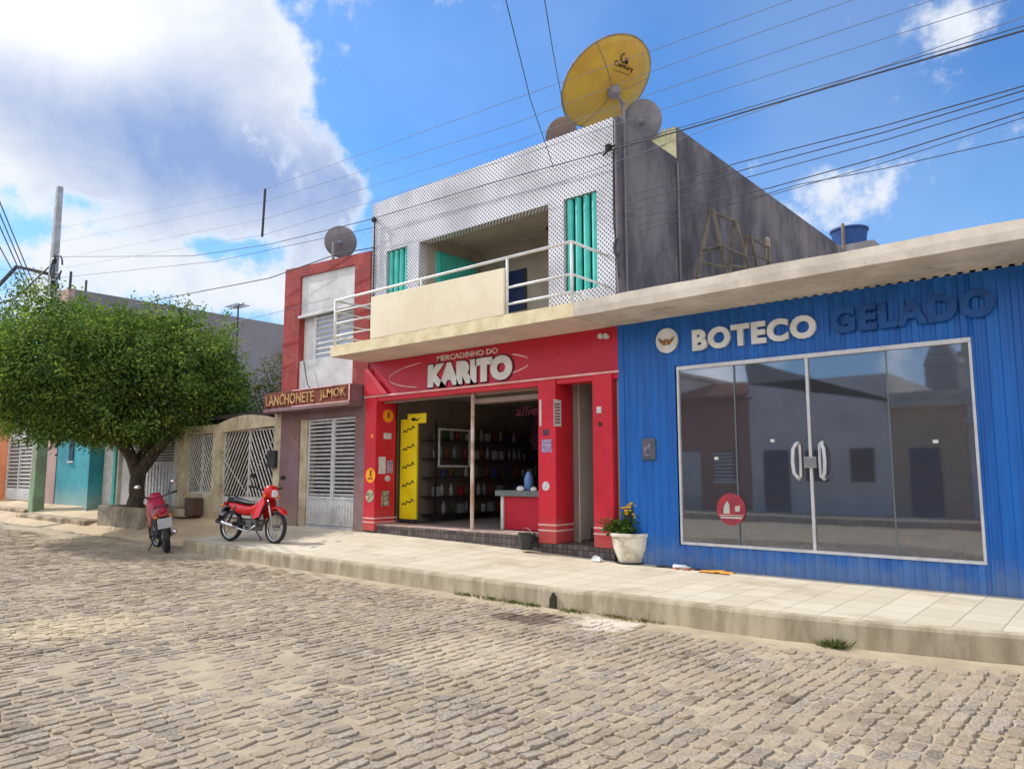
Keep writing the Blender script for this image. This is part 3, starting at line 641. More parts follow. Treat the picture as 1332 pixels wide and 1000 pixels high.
w = MB(); w.box(-12.0, -7.3, .5, 9, .5, .57); w.build('shop_floor', m_floor, mk)
w = MB(); w.box(-12.1, -12.0, .55, 9, .3, 3.85); w.box(-12.0, -7.3, 6.2, 6.3, .5, 3.85); w.box(-7.3, -7.2, .46, 9, .3, 3.85); w.box(-12.0, -11.85, .5, .55, .5, 3.1)
w.build('shop_wall', m_inwall, mk)
w = MB(); w.box(-9.9, -7.3, 6.1, 6.198, .57, 2.1); w.build('wooden_back_panel', m_brown, mk)
w = MB(); w.box(-12.0, -7.3, .3, 6.2, 3.2, 3.26); w.build('shop_ceiling', mat('shop_ceiling_paint', lin(150, 140, 132), None, 2, .9, 0), mk)
w = MB(); w.box(-11.8, -7.7, .12, .2, 3.0, 3.04); w.box(-9.4, -7.75, .22, .45, 2.86, 2.94); w.build('roller_shutter_box', mat('shutter_box', lin(150, 130, 120), None, 3, .7, .1), mk)
w = MB(); w.box(-6.2, -6.1, .1, 5, .3, 3.85); w.box(-7.2, -6.2, 4.6, 4.7, .3, 3.85); w.box(-7.198, -7.18, .47, 4.6, .3, 3.3); w.build('stairwell_wall', mat('stairwell_plaster', lin(206, 198, 190), lin(180, 170, 162), .9, .9, .2), mk)
w = MB()
for k in range(11): w.box(-7.2, -6.2, .5+k*.27, .5+(k+1)*.27, .3, .5+k*.19)
w.build('stair', m_tiledark, mk)
w = MB(); w.box(-7.2, -6.2, .16, 5, 3.3, 3.4); w.build('stairwell_ceiling', m_inwall, mk)
dp = aty(614, 690, .1)
w = MB(); w.tube([(dp.x, .1, .58), (dp.x, .1, 3.04)], .035, 10); w.build('door_post', mat('worn_white_post', lin(220, 210, 200), lin(170, 130, 100), 4, .7, .2, stretch=(1, 1, .5)), mk, smooth=True)
# sign writing
def fb(u0, v0, u1, v1, y=0):   # box on the facade from image corners (left-bottom, right-top averaged)
    a = aty(u0, v0, y); b = aty(u1, v1, y); return a.x, b.x, a.z, b.z
k0 = aty(557, 508, 0); k1 = aty(668, 493, 0); kt = aty(668, 461, 0)
w = MB(); w.text('KARITO', k0.x-.02, k1.x+.02, 3.175, 3.665, -.001, .014, .105, spacing=1.05)
w.build('lettering_outline', mat('dark_outline', lin(84, 20, 34), None, 3, .5, 0), fas)
w = MB(); w.text('KARITO', k0.x+.01, k1.x-.01, 3.20, 3.64, -.016, .014, .085, spacing=1.05)
w.build('white_lettering', m_white, fas)
a = aty(569, 470, 0); b = aty(648, 458, 0)
w = MB(); w.text('MERCADINHO DO', a.x, b.x, 3.69, 3.79, -.001, .012, .02); w.build('small_lettering', mat('pale_lettering', lin(232, 214, 210), None, 3, .6, 0), fas)
def arc(mb, cx, cz, rx, rz, a0, a1, wd, n=16):
    pts = [(cx+rx*cos(radians(a0+(a1-a0)*i/n)), cz+rz*sin(radians(a0+(a1-a0)*i/n))) for i in range(n+1)]
    for (p, q) in zip(pts, pts[1:]):
        mb.add([(p[0], -.004, p[1]-wd), (q[0], -.004, q[1]-wd), (q[0], -.004, q[1]+wd), (p[0], -.004, p[1]+wd)], [(0, 1, 2, 3)])
w = MB(); c0 = aty(560, 487, 0)
arc(w, -9.75, 3.47, 1.75, .27, 118, 238, .010); arc(w, -9.35, 3.47, 1.5, .24, 15, 42, .012); arc(w, -9.35, 3.47, 1.5, .24, -42, -14, .012)
w.build('oval_outline', m_pink, fas)
w = MB()
for u in (784, 791):
    q = aty(u, 438, 0); w.lathe([(.03, 0), (.045, .06), (.045, .08)], (q.x, 0, q.z), 12, Matrix.Rotation(radians(90), 3, 'X'))
w.build('fascia_lamp', m_paper, fas)
# stickers on the pillars
def front_disc(o, u, v, r, y, m, nm):
    q = aty(u, v, y); w = MB(); w.disc((q.x, q.z), r, r, y-.003, y-.0005, 20); return w.build(nm, m, o), q
def side_plate(o, u, v, hy, hz, x, m, nm, disc=False):
    q = atx(u, v, x); w = MB(); n = 20
    poly = [(q.y+hy*cos(2*pi*k/n), q.z+hz*sin(2*pi*k/n)) for k in range(n)] if disc else [(q.y-hy, q.z-hz), (q.y+hy, q.z-hz), (q.y+hy, q.z+hz), (q.y-hy, q.z+hz)]
    w.prism(poly, x+.0005, x+.003, 'x'); return w.build(nm, m, o), q
m_ink = mat('black_ink', (.02, .02, .02), None, 3, .6, 0)
w = MB(); q = aty(482, 617, -.03); w.box(q.x-.15, q.x+.15, -.033, -.031, q.z-.21, q.z+.17)
st, _ = front_disc(pA, 482, 618, .15, -.03, m_orangest, 'orange_sticker')
w = MB(); w.prism([(q.x-.02, q.z-.03), (q.x+.03, q.z-.03), (q.x+.02, q.z+.03), (q.x+.04, q.z+.09), (q.x-.01, q.z+.08)], -.036, -.034); w.text('disk', q.x-.08, q.x+.08, q.z-.1, q.z-.05, -.034, .002); w.build('sticker_print', m_ink, st)
st, q = side_plate(pA, 505, 541, .14, .13, -11.85, m_orangest, 'orange_sticker', True)
w = MB(); w.prism([(q.y-.02, q.z-.03), (q.y+.03, q.z-.03), (q.y+.02, q.z+.03), (q.y+.04, q.z+.08), (q.y-.01, q.z+.07)], -11.846, -11.843, 'x'); w.build('sticker_print', m_ink, st)
side_plate(pA, 497, 605, .09, .17, -11.85, m_paper, 'paper_notice'); side_plate(pA, 507, 607, .08, .13, -11.85, m_purplest, 'purple_sticker'); side_plate(pA, 504, 567, .10, .06, -11.85, m_paper, 'paper_notice')
side_plate(pA, 504, 622, .07, .06, -11.85, m_paper, 'round_sticker', True); side_plate(pA, 501, 648, .10, .15, -11.85, mat('mixed_sticker', lin(200, 196, 180), lin(60, 60, 60), 22, .6, 0), 'sticker')
front_disc(pA, 481, 645, .13, -.03, mat('coloured_sticker', lin(206, 190, 150), lin(50, 70, 80), 18, .6, 0), 'sticker'); front_disc(pA, 484, 567, .04, -.03, m_orangest, 'sticker')
q = aty(711, 580, -.03); w = MB(); w.box(q.x-.10, q.x+.10, -.034, -.031, q.z-.10, q.z+.11); w.build('purple_sticker', m_purplest, pB)
q = aty(710, 562, -.03); w = MB(); w.box(q.x-.06, q.x+.07, -.034, -.031, q.z-.05, q.z+.05); w.build('dark_sticker', mat('dark_sticker_mix', lin(110, 60, 80), lin(60, 50, 80), 20, .6, 0), pB)
front_disc(pB, 710, 632, .075, -.03, m_paper, 'round_sticker')
st, q = side_plate(pB, 725, 537, .10, .22, -7.3, m_paper, 'paper_notice')
w = MB()
for k in range(7): w.box(-7.296, -7.295, q.y-.07, q.y+.06, q.z-.17+k*.05, q.z-.145+k*.05)
w.build('notice_print', mat('notice_brown', lin(120, 70, 70), None, 9, .7, 0), st)
q = aty(703, 537, -.03); w = MB(); w.box(q.x-.02, q.x+.02, -.034, -.031, q.z-.22, q.z+.22); w.build('paper_strip', m_paper, pB)
q = aty(780, 533, -.05); w = MB(); w.box(q.x-.04, q.x+.04, -.075, -.051, q.z-.05, q.z+.05); w.build('doorbell', m_paper, pC); w = MB(); w.disc((q.x+.01, q.z-.22), .03, .03, -.07, -.051, 12); w.build('door_buzzer', m_dark, pC)

# things in the shop
yc = thing('advertising_panel', 'tall yellow advertising panel standing just inside the left of the market doorway', 'advertising panel', (-11.58, .9, .57))
w = MB(); w.box(-11.84, -11.34, .62, .68, .66, 2.70); w.build('panel', m_yellow, yc, bevel=.012)
w = MB(); w.box(-11.80, -11.37, .625, .675, .57, .66); w.build('base', m_dark, yc)
hd = aty(540, 547, .6); w = MB(); w.box(-11.6, -11.05, .60, .618, 2.60, 2.80); hh = w.build('header_board', m_yellow, yc)
w = MB(); w.prism([(-11.52, 2.69), (-11.40, 2.73), (-11.33, 2.68), (-11.22, 2.72), (-11.3, 2.65), (-11.38, 2.66), (-11.42, 2.64)], .596, .599); w.build('header_mark', m_ink, hh)
w = MB()
for k in range(5):
    z = .95+k*.37; pts = [(-11.75+.05*i, .614, z+.035*sin(i*2.4)+.015*i) for i in range(8)]; w.tube(pts, .013, 5)
w.build('script_mark', m_ink, yc)
goods = []
def bottle(mi, h, r, kind):
    w = MB()
    if kind == 'bottle': w.lathe([(r, 0), (r, h*.6), (r*.4, h*.8), (r*.4, h)], n=8)
    elif kind == 'can': w.lathe([(r*.9, 0), (r, h*.05), (r, h*.95), (r*.9, h)], n=8)
    else: w.box(-r, r, -r*.7, r*.7, 0, h)
    o = w.build({'bottle': 'bottle', 'can': 'tin_can', 'box': 'goods_packet'}[kind], m_goods[mi], smooth=kind != 'box'); return o
rk = thing('goods_rack', 'long dark shelf rack of goods along the left inner wall of the market', 'shelf', (-11.8, 3.4, .57))
SH = [.72, 1.1, 1.5, 1.9, 2.3]
for z in SH:
    w = MB(); w.box(-11.98, -11.55, 1.35, 6.0, z-.02, z); w.build('shelf', m_dark, rk)
for y in (1.35, 2.5, 3.6, 4.8, 5.97):
    w = MB(); w.box(-11.57, -11.54, y, y+.03, .57, 2.7); w.build('upright', m_dark, rk)
w = MB(); w.box(-11.54, -11.52, 1.42, 1.46, 1.72, 2.55); w.box(-11.54, -11.52, 2.36, 2.40, 1.72, 2.55); w.box(-11.54, -11.52, 1.46, 2.36, 1.72, 1.76); w.box(-11.54, -11.52, 1.46, 2.36, 2.51, 2.55)
w.build('white_frame', m_white, rk)
protos = {}
rr = random.Random(3)
ORD = 'first second third fourth fifth sixth seventh eighth ninth tenth eleventh twelfth thirteenth fourteenth fifteenth sixteenth seventeenth eighteenth nineteenth twentieth twenty-first twenty-second twenty-third twenty-fourth twenty-fifth twenty-sixth twenty-seventh twenty-eighth'.split()
KN = {0: 'white', 1: 'amber', 2: 'green', 3: 'blue', 4: 'red', 5: 'clear'}
for si, z in enumerate(SH):
    y = 1.5; nn = 0
    while y < 5.8:
        nn += 1
        kind = rr.choice(['bottle', 'bottle', 'can', 'box']); mi = rr.choice([0, 0, 1, 2, 3, 4, 5, 5])
        key = (kind, mi)
        if key not in protos: protos[key] = bottle(mi, {'bottle': .27, 'can': .17, 'box': .2}[kind], {'bottle': .045, 'can': .05, 'box': .07}[kind], kind); o = protos[key]
        else: o = protos[key].copy(); C.objects.link(o)
        o.location = (-11.66-rr.random()*.08, y, z+.001)
        lvl = ['bottom', 'second lowest', 'middle', 'second highest', 'top'][si]
        tag(o, '%s %s on the %s shelf of the market rack, %s from the doorway' % (KN[mi], {'bottle': 'bottle', 'can': 'tin', 'box': 'packet'}[kind], lvl, ORD[nn-1]), {'bottle': 'bottle', 'can': 'tin', 'box': 'packet'}[kind], 'goods on the market shelves')
        y += .16+rr.random()*.2
brd = thing('hanging_board', 'dark purple advertising board hanging high at the back right of the market', 'sign', (-8.6, 3.2, 2.6))
w = MB(); w.box(-10.4, -8.3, 3.2, 3.25, 2.1, 3.0); w.build('panel', m_purpleboard, brd)
q = aty(677, 535, 3.19)
w = MB(); w.text('allies', q.x-.15, q.x+.65, q.z-.1, q.z+.12, 3.199, .004, .01, .2); w.build('lettering', mat('dull_red_letter', lin(190, 110, 130), None, 4, .6, 0), brd)
ct = thing('checkout_counter', 'red checkout counter with grey top inside the market doorway', 'counter', (-8.55, .95, .57))
w = MB(); w.box(-9.0, -8.12, .66, 1.25, .585, 1.18); w.build('body', m_redpanel, ct, bevel=.006)
w = MB(); w.box(-9.16, -8.05, .58, 1.3, 1.18, 1.28); w.build('worktop', mat('grey_laminate', lin(120, 128, 126), None, 4, .5, 0), ct, bevel=.008)
for x in (-9.06, -8.12): w = MB(); w.box(x, x+.06, .63, .70, .585, 1.18); w.build('corner_strip', m_white, ct)
w = MB(); w.lathe([(.07, 1.282), (.085, 1.3), (.085, 1.5), (.05, 1.58), (.03, 1.62)], (-8.52, .78, 0), 12); tag(smoothauto(w.build('water_jug', mat('pale_blue_plastic', lin(110, 150, 210), None, 3, .3, 0))), 'pale blue jug on the grey checkout counter', 'jug')
w = MB(); w.ball((-8.58, .62, 1.315), .07, 8, (1.3, .6, .75)); tag(w.build('plastic_bag', m_white, smooth=True), 'crumpled white bag on the left front edge of the counter top', 'bag')
w = MB(); w.ball((-8.28, .62, 1.31), .06, 8, (1.2, .6, .75)); tag(w.build('plastic_bag', m_white, smooth=True), 'small white bag on the counter top beside the pillar', 'bag')
w = MB(); w.lathe([(.08, 1.282), (.1, 1.3), (.1, 1.6), (.06, 1.68)], (-8.3, 1.0, 0), 10); w.ball((-8.3, 1.0, 1.74), .09, 8); tag(w.build('scale_machine', m_dark, smooth=True), 'dark till machine at the back of the checkout counter', 'till')
# bucket beside pillar
bq = atz(697, 712, .36)
bu = thing('bucket', 'dark plastic bucket against the foot of the middle red pillar', 'bucket', (-7.82, -.14, .36))
w = MB(); w.lathe([(.10, 0), (.14, .24), (.15, .245), (.15, .26), (.13, .26), (.09, .03)], n=18); smoothauto(w.build('pail', m_bucket, bu, local=True))
w = MB(); w.tube([(-.15+.3*i/8, -.02, .25+.1*sin(pi*i/8)) for i in range(9)], .005, 5); w.build('handle', m_steel, bu, local=True)
w = MB(); w.add([(-.16, -.1, 0), (.14, -.1, 0), (.14, .08, .01), (-.12, .1, .01), (-.06, -.02, .14), (.05, .02, .10), (-.13, 0, .09)], [(0, 1, 5, 4), (1, 2, 5), (2, 3, 4, 5), (3, 0, 6, 4), (0, 4, 6), (0, 3, 2, 1)])
o = w.build('crumpled_bag', m_white); o.scale = (.6, .6, .6); o.location = (-6.4, -.2, .292); tag(o, 'crumpled white plastic bag on the paving between pillar and flower pot', 'bag')

# ------------------------------------------------------------------ satellite dishes
def dish(name, label, c, nrm, rad, m, depth, post_to, logo=False, ratio=1., seams=True):
    t = thing(name, label, 'satellite dish', post_to, 'satellite dishes' if not logo else None)
    nrm = Vector(nrm).normalized(); c = Vector(c)
    q = nrm.to_track_quat('Z', 'Y'); R = q.to_matrix()
    prof = []
    w = MB(); n = 36; rings = 8; vs = []
    for side, off in ((0, 0.), (1, -.012)):
        for i in range(rings+1):
            r = rad*i/rings
            for k in range(n):
                a = 2*pi*k/n; vs.append(R @ Vector((r*cos(a), r*sin(a), depth*(r/rad)**2-depth*.5+off))+c)
    fs = []
    B = (rings+1)*n
    for i in range(rings):
        for k in range(n):
            k2 = (k+1) % n; fs.append((i*n+k, (i+1)*n+k, (i+1)*n+k2, i*n+k2)); fs.append((B+i*n+k, B+i*n+k2, B+(i+1)*n+k2, B+(i+1)*n+k))
    for k in range(n): fs.append((rings*n+k, B+rings*n+k, B+rings*n+(k+1) % n, rings*n+(k+1) % n))
    w.add(vs, fs); d = w.build('reflector', m, t, smooth=True)
    rim = MB(); rim.tube([R @ Vector((rad*cos(2*pi*k/n), rad*sin(2*pi*k/n), depth*.5-.005))+c for k in range(n+1)], .012*rad+.006, 6, False); rim.build('rim', m_greydish, d, smooth=True)
    if seams:
        for a in (35, 150, 265):
            s = MB(); a = radians(a)
            s.tube([R @ Vector((rad*f*cos(a), rad*f*sin(a), depth*f*f-depth*.5-.018))+c for f in (.08, .3, .5, .7, .9, 1.)], .005, 5); s.build('rib', m_greydish, d)
    back = c-nrm*(depth*.5+.02)
    s = MB(); s.lathe([(rad*.14, 0), (rad*.14, .05), (rad*.07, .12)], back, 12, (-nrm).to_track_quat('Z', 'Y').to_matrix()); s.build('mount_hub', m_greydish, t)
    s = MB(); hb = back-nrm*.1; s.tube([hb, (post_to[0], post_to[1], hb.z-.05), post_to], .03+.012*rad, 8); s.build('mount_post', m_greydish, t)
    # feed arm
    s = MB(); fp = c+nrm*rad*.75
    for k in range(3):
        a = 2*pi*k/3; s.tube([R @ Vector((rad*.95*cos(a), rad*.95*sin(a), depth*.4))+c, fp], .008, 5)
    s.lathe([(.05, -.06), (.05, .06)], fp, 10, R); s.build('feed_arm', m_dark, t)
    return t, d, R, c
VD = ray(790, 107).normalized(); VR = VD.cross(Vector((0, 0, 1))).normalized(); VU = VR.cross(VD)
ND = (VD*.72-VR*.46+VU*.52).normalized()
dc = aty(793, 113, 1.1)
yd, ydr, R, c = dish('satellite_dish', 'huge yellow satellite dish above the corner of the tiled parapet', dc, ND, .90, m_yellowdish, .26, (-6.80, 1.42, 6.95), True)
# printed logo, on the back face of the dish
lc = MB()
tgt = aty(800, 86, 1.0)
def dish_pt(u, v, lift=.022):
    # intersect view ray with the dish back surface (fixed point on the parabola)
    d = ray(u, v).normalized(); p = CAM.copy()
    t_ = (c-CAM).dot(ND)/d.dot(ND)
    for _ in range(6):
        P = CAM+d*t_; L = R.transposed() @ (P-c); z = .26*((L.x**2+L.y**2)/.81)-.13-lift
        t_ += (z-L.z)/((R.transposed() @ d).z)
    return CAM+d*t_
lc.text('Century', 0, 1, 0, 1, 0, .0, .012, flip=lambda x, z, y: dish_pt(799+24*x+1.5*z, 87-9*z+9.5*x))
lc.text('multipoint', 0, 1, 0, 1, 0, .0, .0, flip=lambda x, z, y: dish_pt(797+22*x, 92-2.6*z+7.5*x))
o_ = [dish_pt(812+4*cos(a)*(1 if a < 4 else .5), 76+6*sin(a)) for a in [2*pi*i/10 for i in range(9)]]; lc.tube(o_, .012, 4); lc.tube([dish_pt(814, 78), dish_pt(816, 81), dish_pt(815, 84)], .02, 4)
lc.build('logo', m_ink, ydr)
d2 = aty(835, 157, 1.7)
dish('satellite_dish', 'grey satellite dish tucked low behind the right edge of the yellow dish', d2, (FW*.80+RT*.45+UP*.32).normalized(), .36, m_greydish, .07, (d2.x-.2, 2.2, 6.95), seams=False)
d3 = aty(731, 176, 1.5)
dish('satellite_dish', 'brownish satellite dish half hidden behind the tiled parapet', d3, (FW*.7+RT*-.4+UP*.5).normalized(), .34, mat('brown_dish', lin(138, 122, 118), None, 3, .6, .1), .06, (d3.x, 1.9, 6.95), seams=False)
d4 = aty(443, 315, .4)
dish('satellite_dish', 'grey satellite dish on a post above the brick red framed facade', d4, (FW*.93+RT*-.12+UP*.3).normalized(), .36, m_greydish, .05, (d4.x+.15, .1, 6.0), seams=False)

# ------------------------------------------------------------------ things on the bar roof
def trestle(name, label, legs, bars):
    t = thing(name, label, 'trestle', legs[0][0])
    for a, b in legs: w = MB(); w.tube([a, b], .035, 5); w.build('leg', m_wood, t)
    for a, b in bars: w = MB(); w.tube([a, b], .028, 5); w.build('crossbar', m_wood, t)
def rx(u, v, x): return atx(u, v, x)
XA, XB = -5.72, -5.35
def drop(p, a): q = Vector(p); f = (q.z-4.05)/(q.z-a.z) if q.z != a.z else 1; return q+(a-q)*f
t1 = rx(923, 274, XA); t2 = rx(958, 288, XA)
trestle('scaffold_trestle', 'weathered timber A shaped trestle standing on the bar roof nearest the street',
        [(Vector((rx(907, 362, XA))), t1), (rx(946, 362, XB), rx(927, 272, XA+.05)), (rx(975, 352, XB), rx(957, 287, XA+.05)), (rx(948, 366, XA), rx(954, 292, XA))],
        [(rx(920, 272, XA), rx(962, 292, XA)), (rx(913, 325, XA), rx(938, 322, XB)), (rx(933, 318, XB), rx(972, 334, XB)), (rx(912, 342, XA), rx(943, 348, XB))])
trestle('scaffold_trestle', 'dark timber trestle leaning on the grey side wall behind the taller one',
        [(rx(968, 350, XA-.1), rx(972, 306, XA-.1)), (rx(985, 348, XA), rx(976, 306, XA)), (rx(1000, 346, XA-.1), rx(1000, 322, XA-.1))],
        [(rx(975, 308, XA-.05), rx(1000, 322, XA-.05)), (rx(978, 330, XA-.05), rx(1002, 340, XA-.05)), (rx(945, 345, XA-.1), rx(985, 350, XA-.1))])
tk = aty(1105, 311, 14)
s_ = 23.5/FPX*((tk-CAM).dot(FW))
wt = thing('water_tank', 'blue water tank standing on the roof behind the bar', 'water tank', (tk.x+.6, 14, tk.z-1.0))
w = MB(); cx = tk.x; H = s_
w.lathe([(s_*.78, tk.z-H*.75), (s_*.93, tk.z+H*.35), (s_*1.0, tk.z+H*.4), (s_*1.0, tk.z+H*.5), (s_*.5, tk.z+H*.6), (.05, tk.z+H*.62)], (cx, 14, 0), 28); smoothauto(w.build('tank_body', m_tank, wt))
w = MB(); w.box(cx-.9, cx+.9, 13.1, 14.9, 4.0, tk.z-H*.75); w.build('support_block', m_greywall, wt)
w = MB(); q = aty(1097, 310, 13.0); w.tube([(q.x, 13.0, 6.5), (q.x, 13.0, aty(1097, 291, 13.0).z)], .05, 6); w.build('overflow_pipe', m_wood, wt)
# ------------------------------------------------------------------ LANCHONETE
lb = thing('snack_bar_building', 'narrow two storey snack bar with brick red frame round a white upper wall', 'building', (-13.7, 0, .45))
w = MB()
w.prism([(-15.33, 3.4), (-14.69, 3.4), (-14.69, 6.12), (-12.66, 6.04), (-12.66, 3.4), (-12.135, 3.4), (-12.135, 6.24), (-15.33, 6.40)], -.03, .15)
w.build('brick_red_frame', m_brick, lb)
w = MB(); w.prism([(-14.69, 5.17), (-12.66, 5.17), (-12.66, 6.04), (-14.69, 6.12)], .02, .15); w.box(-14.69, -12.66, .02, .15, 3.4, 4.14); w.box(-12.66, -12.2, .15, .2, 3.4, 6.0); w.box(-14.69, -14.26, .12, .2, 4.14, 5.17); w.build('white_upper_wall', m_whitepl, lb)
w = MB(); w.box(-14.72, -12.66, -.05, .03, 5.13, 5.19); w.build('window_ledge', m_whitepl, lb, bevel=.006)
w = MB(); w.box(-14.26, -12.66, .14, .16, 4.14, 5.17); wn = w.build('window', mat('painted_blue_shadow', lin(186, 196, 214), None, 2, .7, .1), lb)  # recess shadow painted in as the window's pale blue
w = MB()
for k in range(8): w.obox((-13.46, .10, 4.24+k*.12), (1.56, .05, .012), Matrix.Rotation(radians(-40), 3, 'X'))
for x in (-14.22, -13.45, -12.7): w.box(x-.025, x+.025, .08, .13, 4.14, 5.17)
w.build('louvre', m_white, wn)
w = MB(); w.box(-15.33, -14.69, .0, .2, .3, 3.4); w.box(-12.56, -12.21, .0, .25, .3, 3.4); w.box(-14.69, -12.56, .0, .25, 2.79, 3.4); w.box(-14.69, -14.58, 0, .25, .3, 2.79); w.build('ground_wall', m_purple, lb)
w = MB(); w.box(-14.58, -14.32, .03, .25, .3, 2.79); w.build('side_light_panel', m_peel, lb)
w = MB(); w.box(-14.32, -12.56, .05, .4, .3, .47); w.build('threshold', m_concrete, lb)
w = MB(); w.prism([(.4, 0), (.4, 6.3), (9, 6.1), (9, 0)], -15.33, -15.2, 'x'); w.box(-15.2, -12.2, 8.9, 9, 0, 6); w.box(-15.2, -12.14, .2, 9, 5.8, 5.9); w.box(-15.33, -12.14, .15, .4, 5.6, 6.2); w.build('rear_wall', m_greywall, lb)
w = MB(); w.box(-14.3, -12.6, .5, .55, .3, 2.8); w.build('interior_shade_sheet', m_dark, lb)  # dark sheet stands in for the unlit room behind the doors
for x0, x1 in ((-14.31, -13.40), (-13.39, -12.57)):
    d = MB(); e = .05
    d.box(x0, x0+e, .06, .1, .48, 2.78); d.box(x1-e, x1, .06, .1, .48, 2.78); d.box(x0+e, x1-e, .06, .1, 2.73, 2.78); d.box(x0+e, x1-e, .06, .1, 1.04, 1.09); d.box(x0+e, x1-e, .06, .1, .48, .52)
    k = 0
    x = x0+e
    while x < x1-e-.01: d.box(x, min(x+.05, x1-e), .07 if k % 2 else .078, .095, .52, 1.04); x += .05; k += 1
    dl = d.build('metal_door', m_whitegate, lb)
    s = MB(); z = 1.13
    while z < 2.70: s.obox(((x0+x1)/2, .08, z), (x1-x0-2*e, .045, .012), Matrix.Rotation(radians(-62), 3, 'X')); z += .0865
    s.build('door_louvre', m_whitegate, dl)
w = MB(); w.box(-15.55, -12.3, -.36, .0, 2.97, 3.05); w.box(-15.55, -12.3, -.30, -.02, 3.05, 3.42); cn = w.build('sign_canopy', m_purple, lb, bevel=.01)
w = MB(); w.box(-15.53, -12.32, -.33, -.302, 3.07, 3.41); sp_ = w.build('sign_panel', m_rust, cn)
w = MB(); w.box(-14.4, -12.35, -.345, -.331, 3.03, 3.068); w.box(-14.4, -12.9, -.345, -.331, 3.40, 3.42); w.box(-12.36, -12.32, -.345, -.331, 3.07, 3.42); w.build('sign_border', m_pink, cn)
w = MB(); w.text('LANCHONETE', -15.45, -13.58, 3.12, 3.36, -.331, .012, .015); w.build('sign_lettering', m_lettercream, sp_)
w = MB(); w.text('JLMOK', -13.36, -12.45, 3.12, 3.36, -.331, .012, .015); w.build('name_lettering', m_lettercream, sp_)
w = MB(); w.tube([aty(395, 470, -.05), aty(400, 500, -.06), aty(407, 512, -.05)], .012, 5); w.tube([aty(462, 380, -.02), aty(466, 470, -.02)], .01, 5); w.build('hanging_cable', m_wire, lb)
# TV antenna
an = thing('tv_antenna', 'small television aerial on a mast above the low roofs behind the tree', 'antenna', (-19.5, 3, 3))
q = aty(310, 398, 3)
w = MB(); w.tube([(q.x, 3, 3.0), (q.x, 3, q.z)], .03, 6); w.build('mast', m_dark, an); w = MB(); w.tube([(q.x-.5, 3, q.z-.03), (q.x+.35, 3, q.z+.05)], .025, 5)
for k in range(5): w.tube([(q.x-.4+.17*k, 2.75, q.z), (q.x-.4+.17*k, 3.25, q.z)], .014, 4)
w.build('aerial_bars', m_dark, an)

# ------------------------------------------------------------------ GATES HOUSE
gh = thing('gated_house', 'peeling cream house front with two chevron barred iron gates behind the red motorcycle', 'house', (-17.8, 0, .5))
w = MB()
w.box(-15.62, -15.335, .0, .25, .2, 2.98); w.box(-18.45, -18.06, -.02, .25, .2, 2.75); w.box(-20.33, -19.93, -.04, .25, .2, 2.85); w.box(-19.93, -18.45, .0, .25, .2, 1.06)
w.prism([(-18.45, 2.62)]+[(-18.45, 2.72)]+[(-18.3+i*.3, 2.78+.24*sin(pi*min(1, (i+1)/11))) for i in range(10)]+[(-15.335, 2.98), (-15.335, 2.90), (-15.62, 2.70), (-18.06, 2.62)], .01, .24)
w.box(-19.93, -18.45, .01, .24, 2.62, 2.85); w.build('front_wall', m_peel, gh, bevel=.01)
w = MB(); w.box(-20.33, -15.34, 1.9, 2.0, .2, 3.1); w.box(-20.4, -20.33, .25, 9, .2, 3.2); w.box(-20.33, -15.34, .25, 9, 3.0, 3.1); w.build('house_body', mat('shaded_porch_wall', lin(74, 66, 62), lin(60, 54, 52), 1, .9, .1), gh)  # porch shade put into a dark wall colour
w = MB(); w.box(-20.33, -15.34, .25, 1.9, .3, .5); w.build('porch_floor', m_floor, gh)
def gate(x0, x1, z0, z1, parent, mesh=.13, y=.1):
    f = MB(); e = .035
    f.box(x0, x0+e, y, y+.03, z0, z1); f.box(x1-e, x1, y, y+.03, z0, z1); f.box(x0+e, x1-e, y, y+.03, z1-e, z1); f.box(x0+e, x1-e, y, y+.03, z0, z0+e)
    xm = (x0+x1)/2; f.box(xm-.03, xm+.03, y-.006, y+.036, z0+e, z1-e)
    o = f.build('gate', m_gate, parent)
    b = MB()
    for a, c, s in ((x0+e, xm-.03, 1), (xm+.03, x1-e, -1)):
        wd = c-a; sl = 1.55
        k = z0-wd*sl
        while k < z1:
            # line from (a,k) up to (c,k+sl*wd) for left, mirrored for right (chevrons pointing up)
            zA, zB = (k, k+sl*wd)
            pts = []
            xa_, xb_ = (a, c) if s == 1 else (c, a)
            t0 = max(0, (z0+e-zA)/(zB-zA)); t1_ = min(1, (z1-e-zA)/(zB-zA))
            if t1_-t0 > .03:
                b.tube([(xa_+(xb_-xa_)*t0, y+.015, zA+(zB-zA)*t0), (xa_+(xb_-xa_)*t1_, y+.015, zA+(zB-zA)*t1_)], .02, 4)
            k += mesh*1.7
    # two crossing diamonds
    b.tube([(x0+e, y+.01, z0+(z1-z0)*.55), (xm, y+.01, z0+.05)], .012, 4); b.tube([(x1-e, y+.01, z0+(z1-z0)*.95), (xm, y+.01, z0+(z1-z0)*.2)], .012, 4)
    b.build('gate_bar', m_gate, o)
gate(-18.06, -15.62, .98, 2.66, gh); gate(-19.93, -18.45, 1.06, 2.60, gh, .11)
w = MB(); w.box(-18.05, -15.63, .085, .12, .5, .98); w.build('gate_sheet', m_gate, gh)
q = aty(357, 597, 0); w = MB(); w.box(-15.75, -15.42, -.09, -.001, q.z-.2, q.z+.2); w.build('meter_box', m_dark, gh, bevel=.01)
q0 = aty(257, 657, -.2); w = MB(); w.box(-19.25, -18.78, -.3, -.04, .5, .95); tag(w.build('wooden_box', mat('dark_brown_box', lin(86, 62, 54), None, 5, .8, .2), bevel=.01), 'small dark brown box below the left barred gate', 'box')
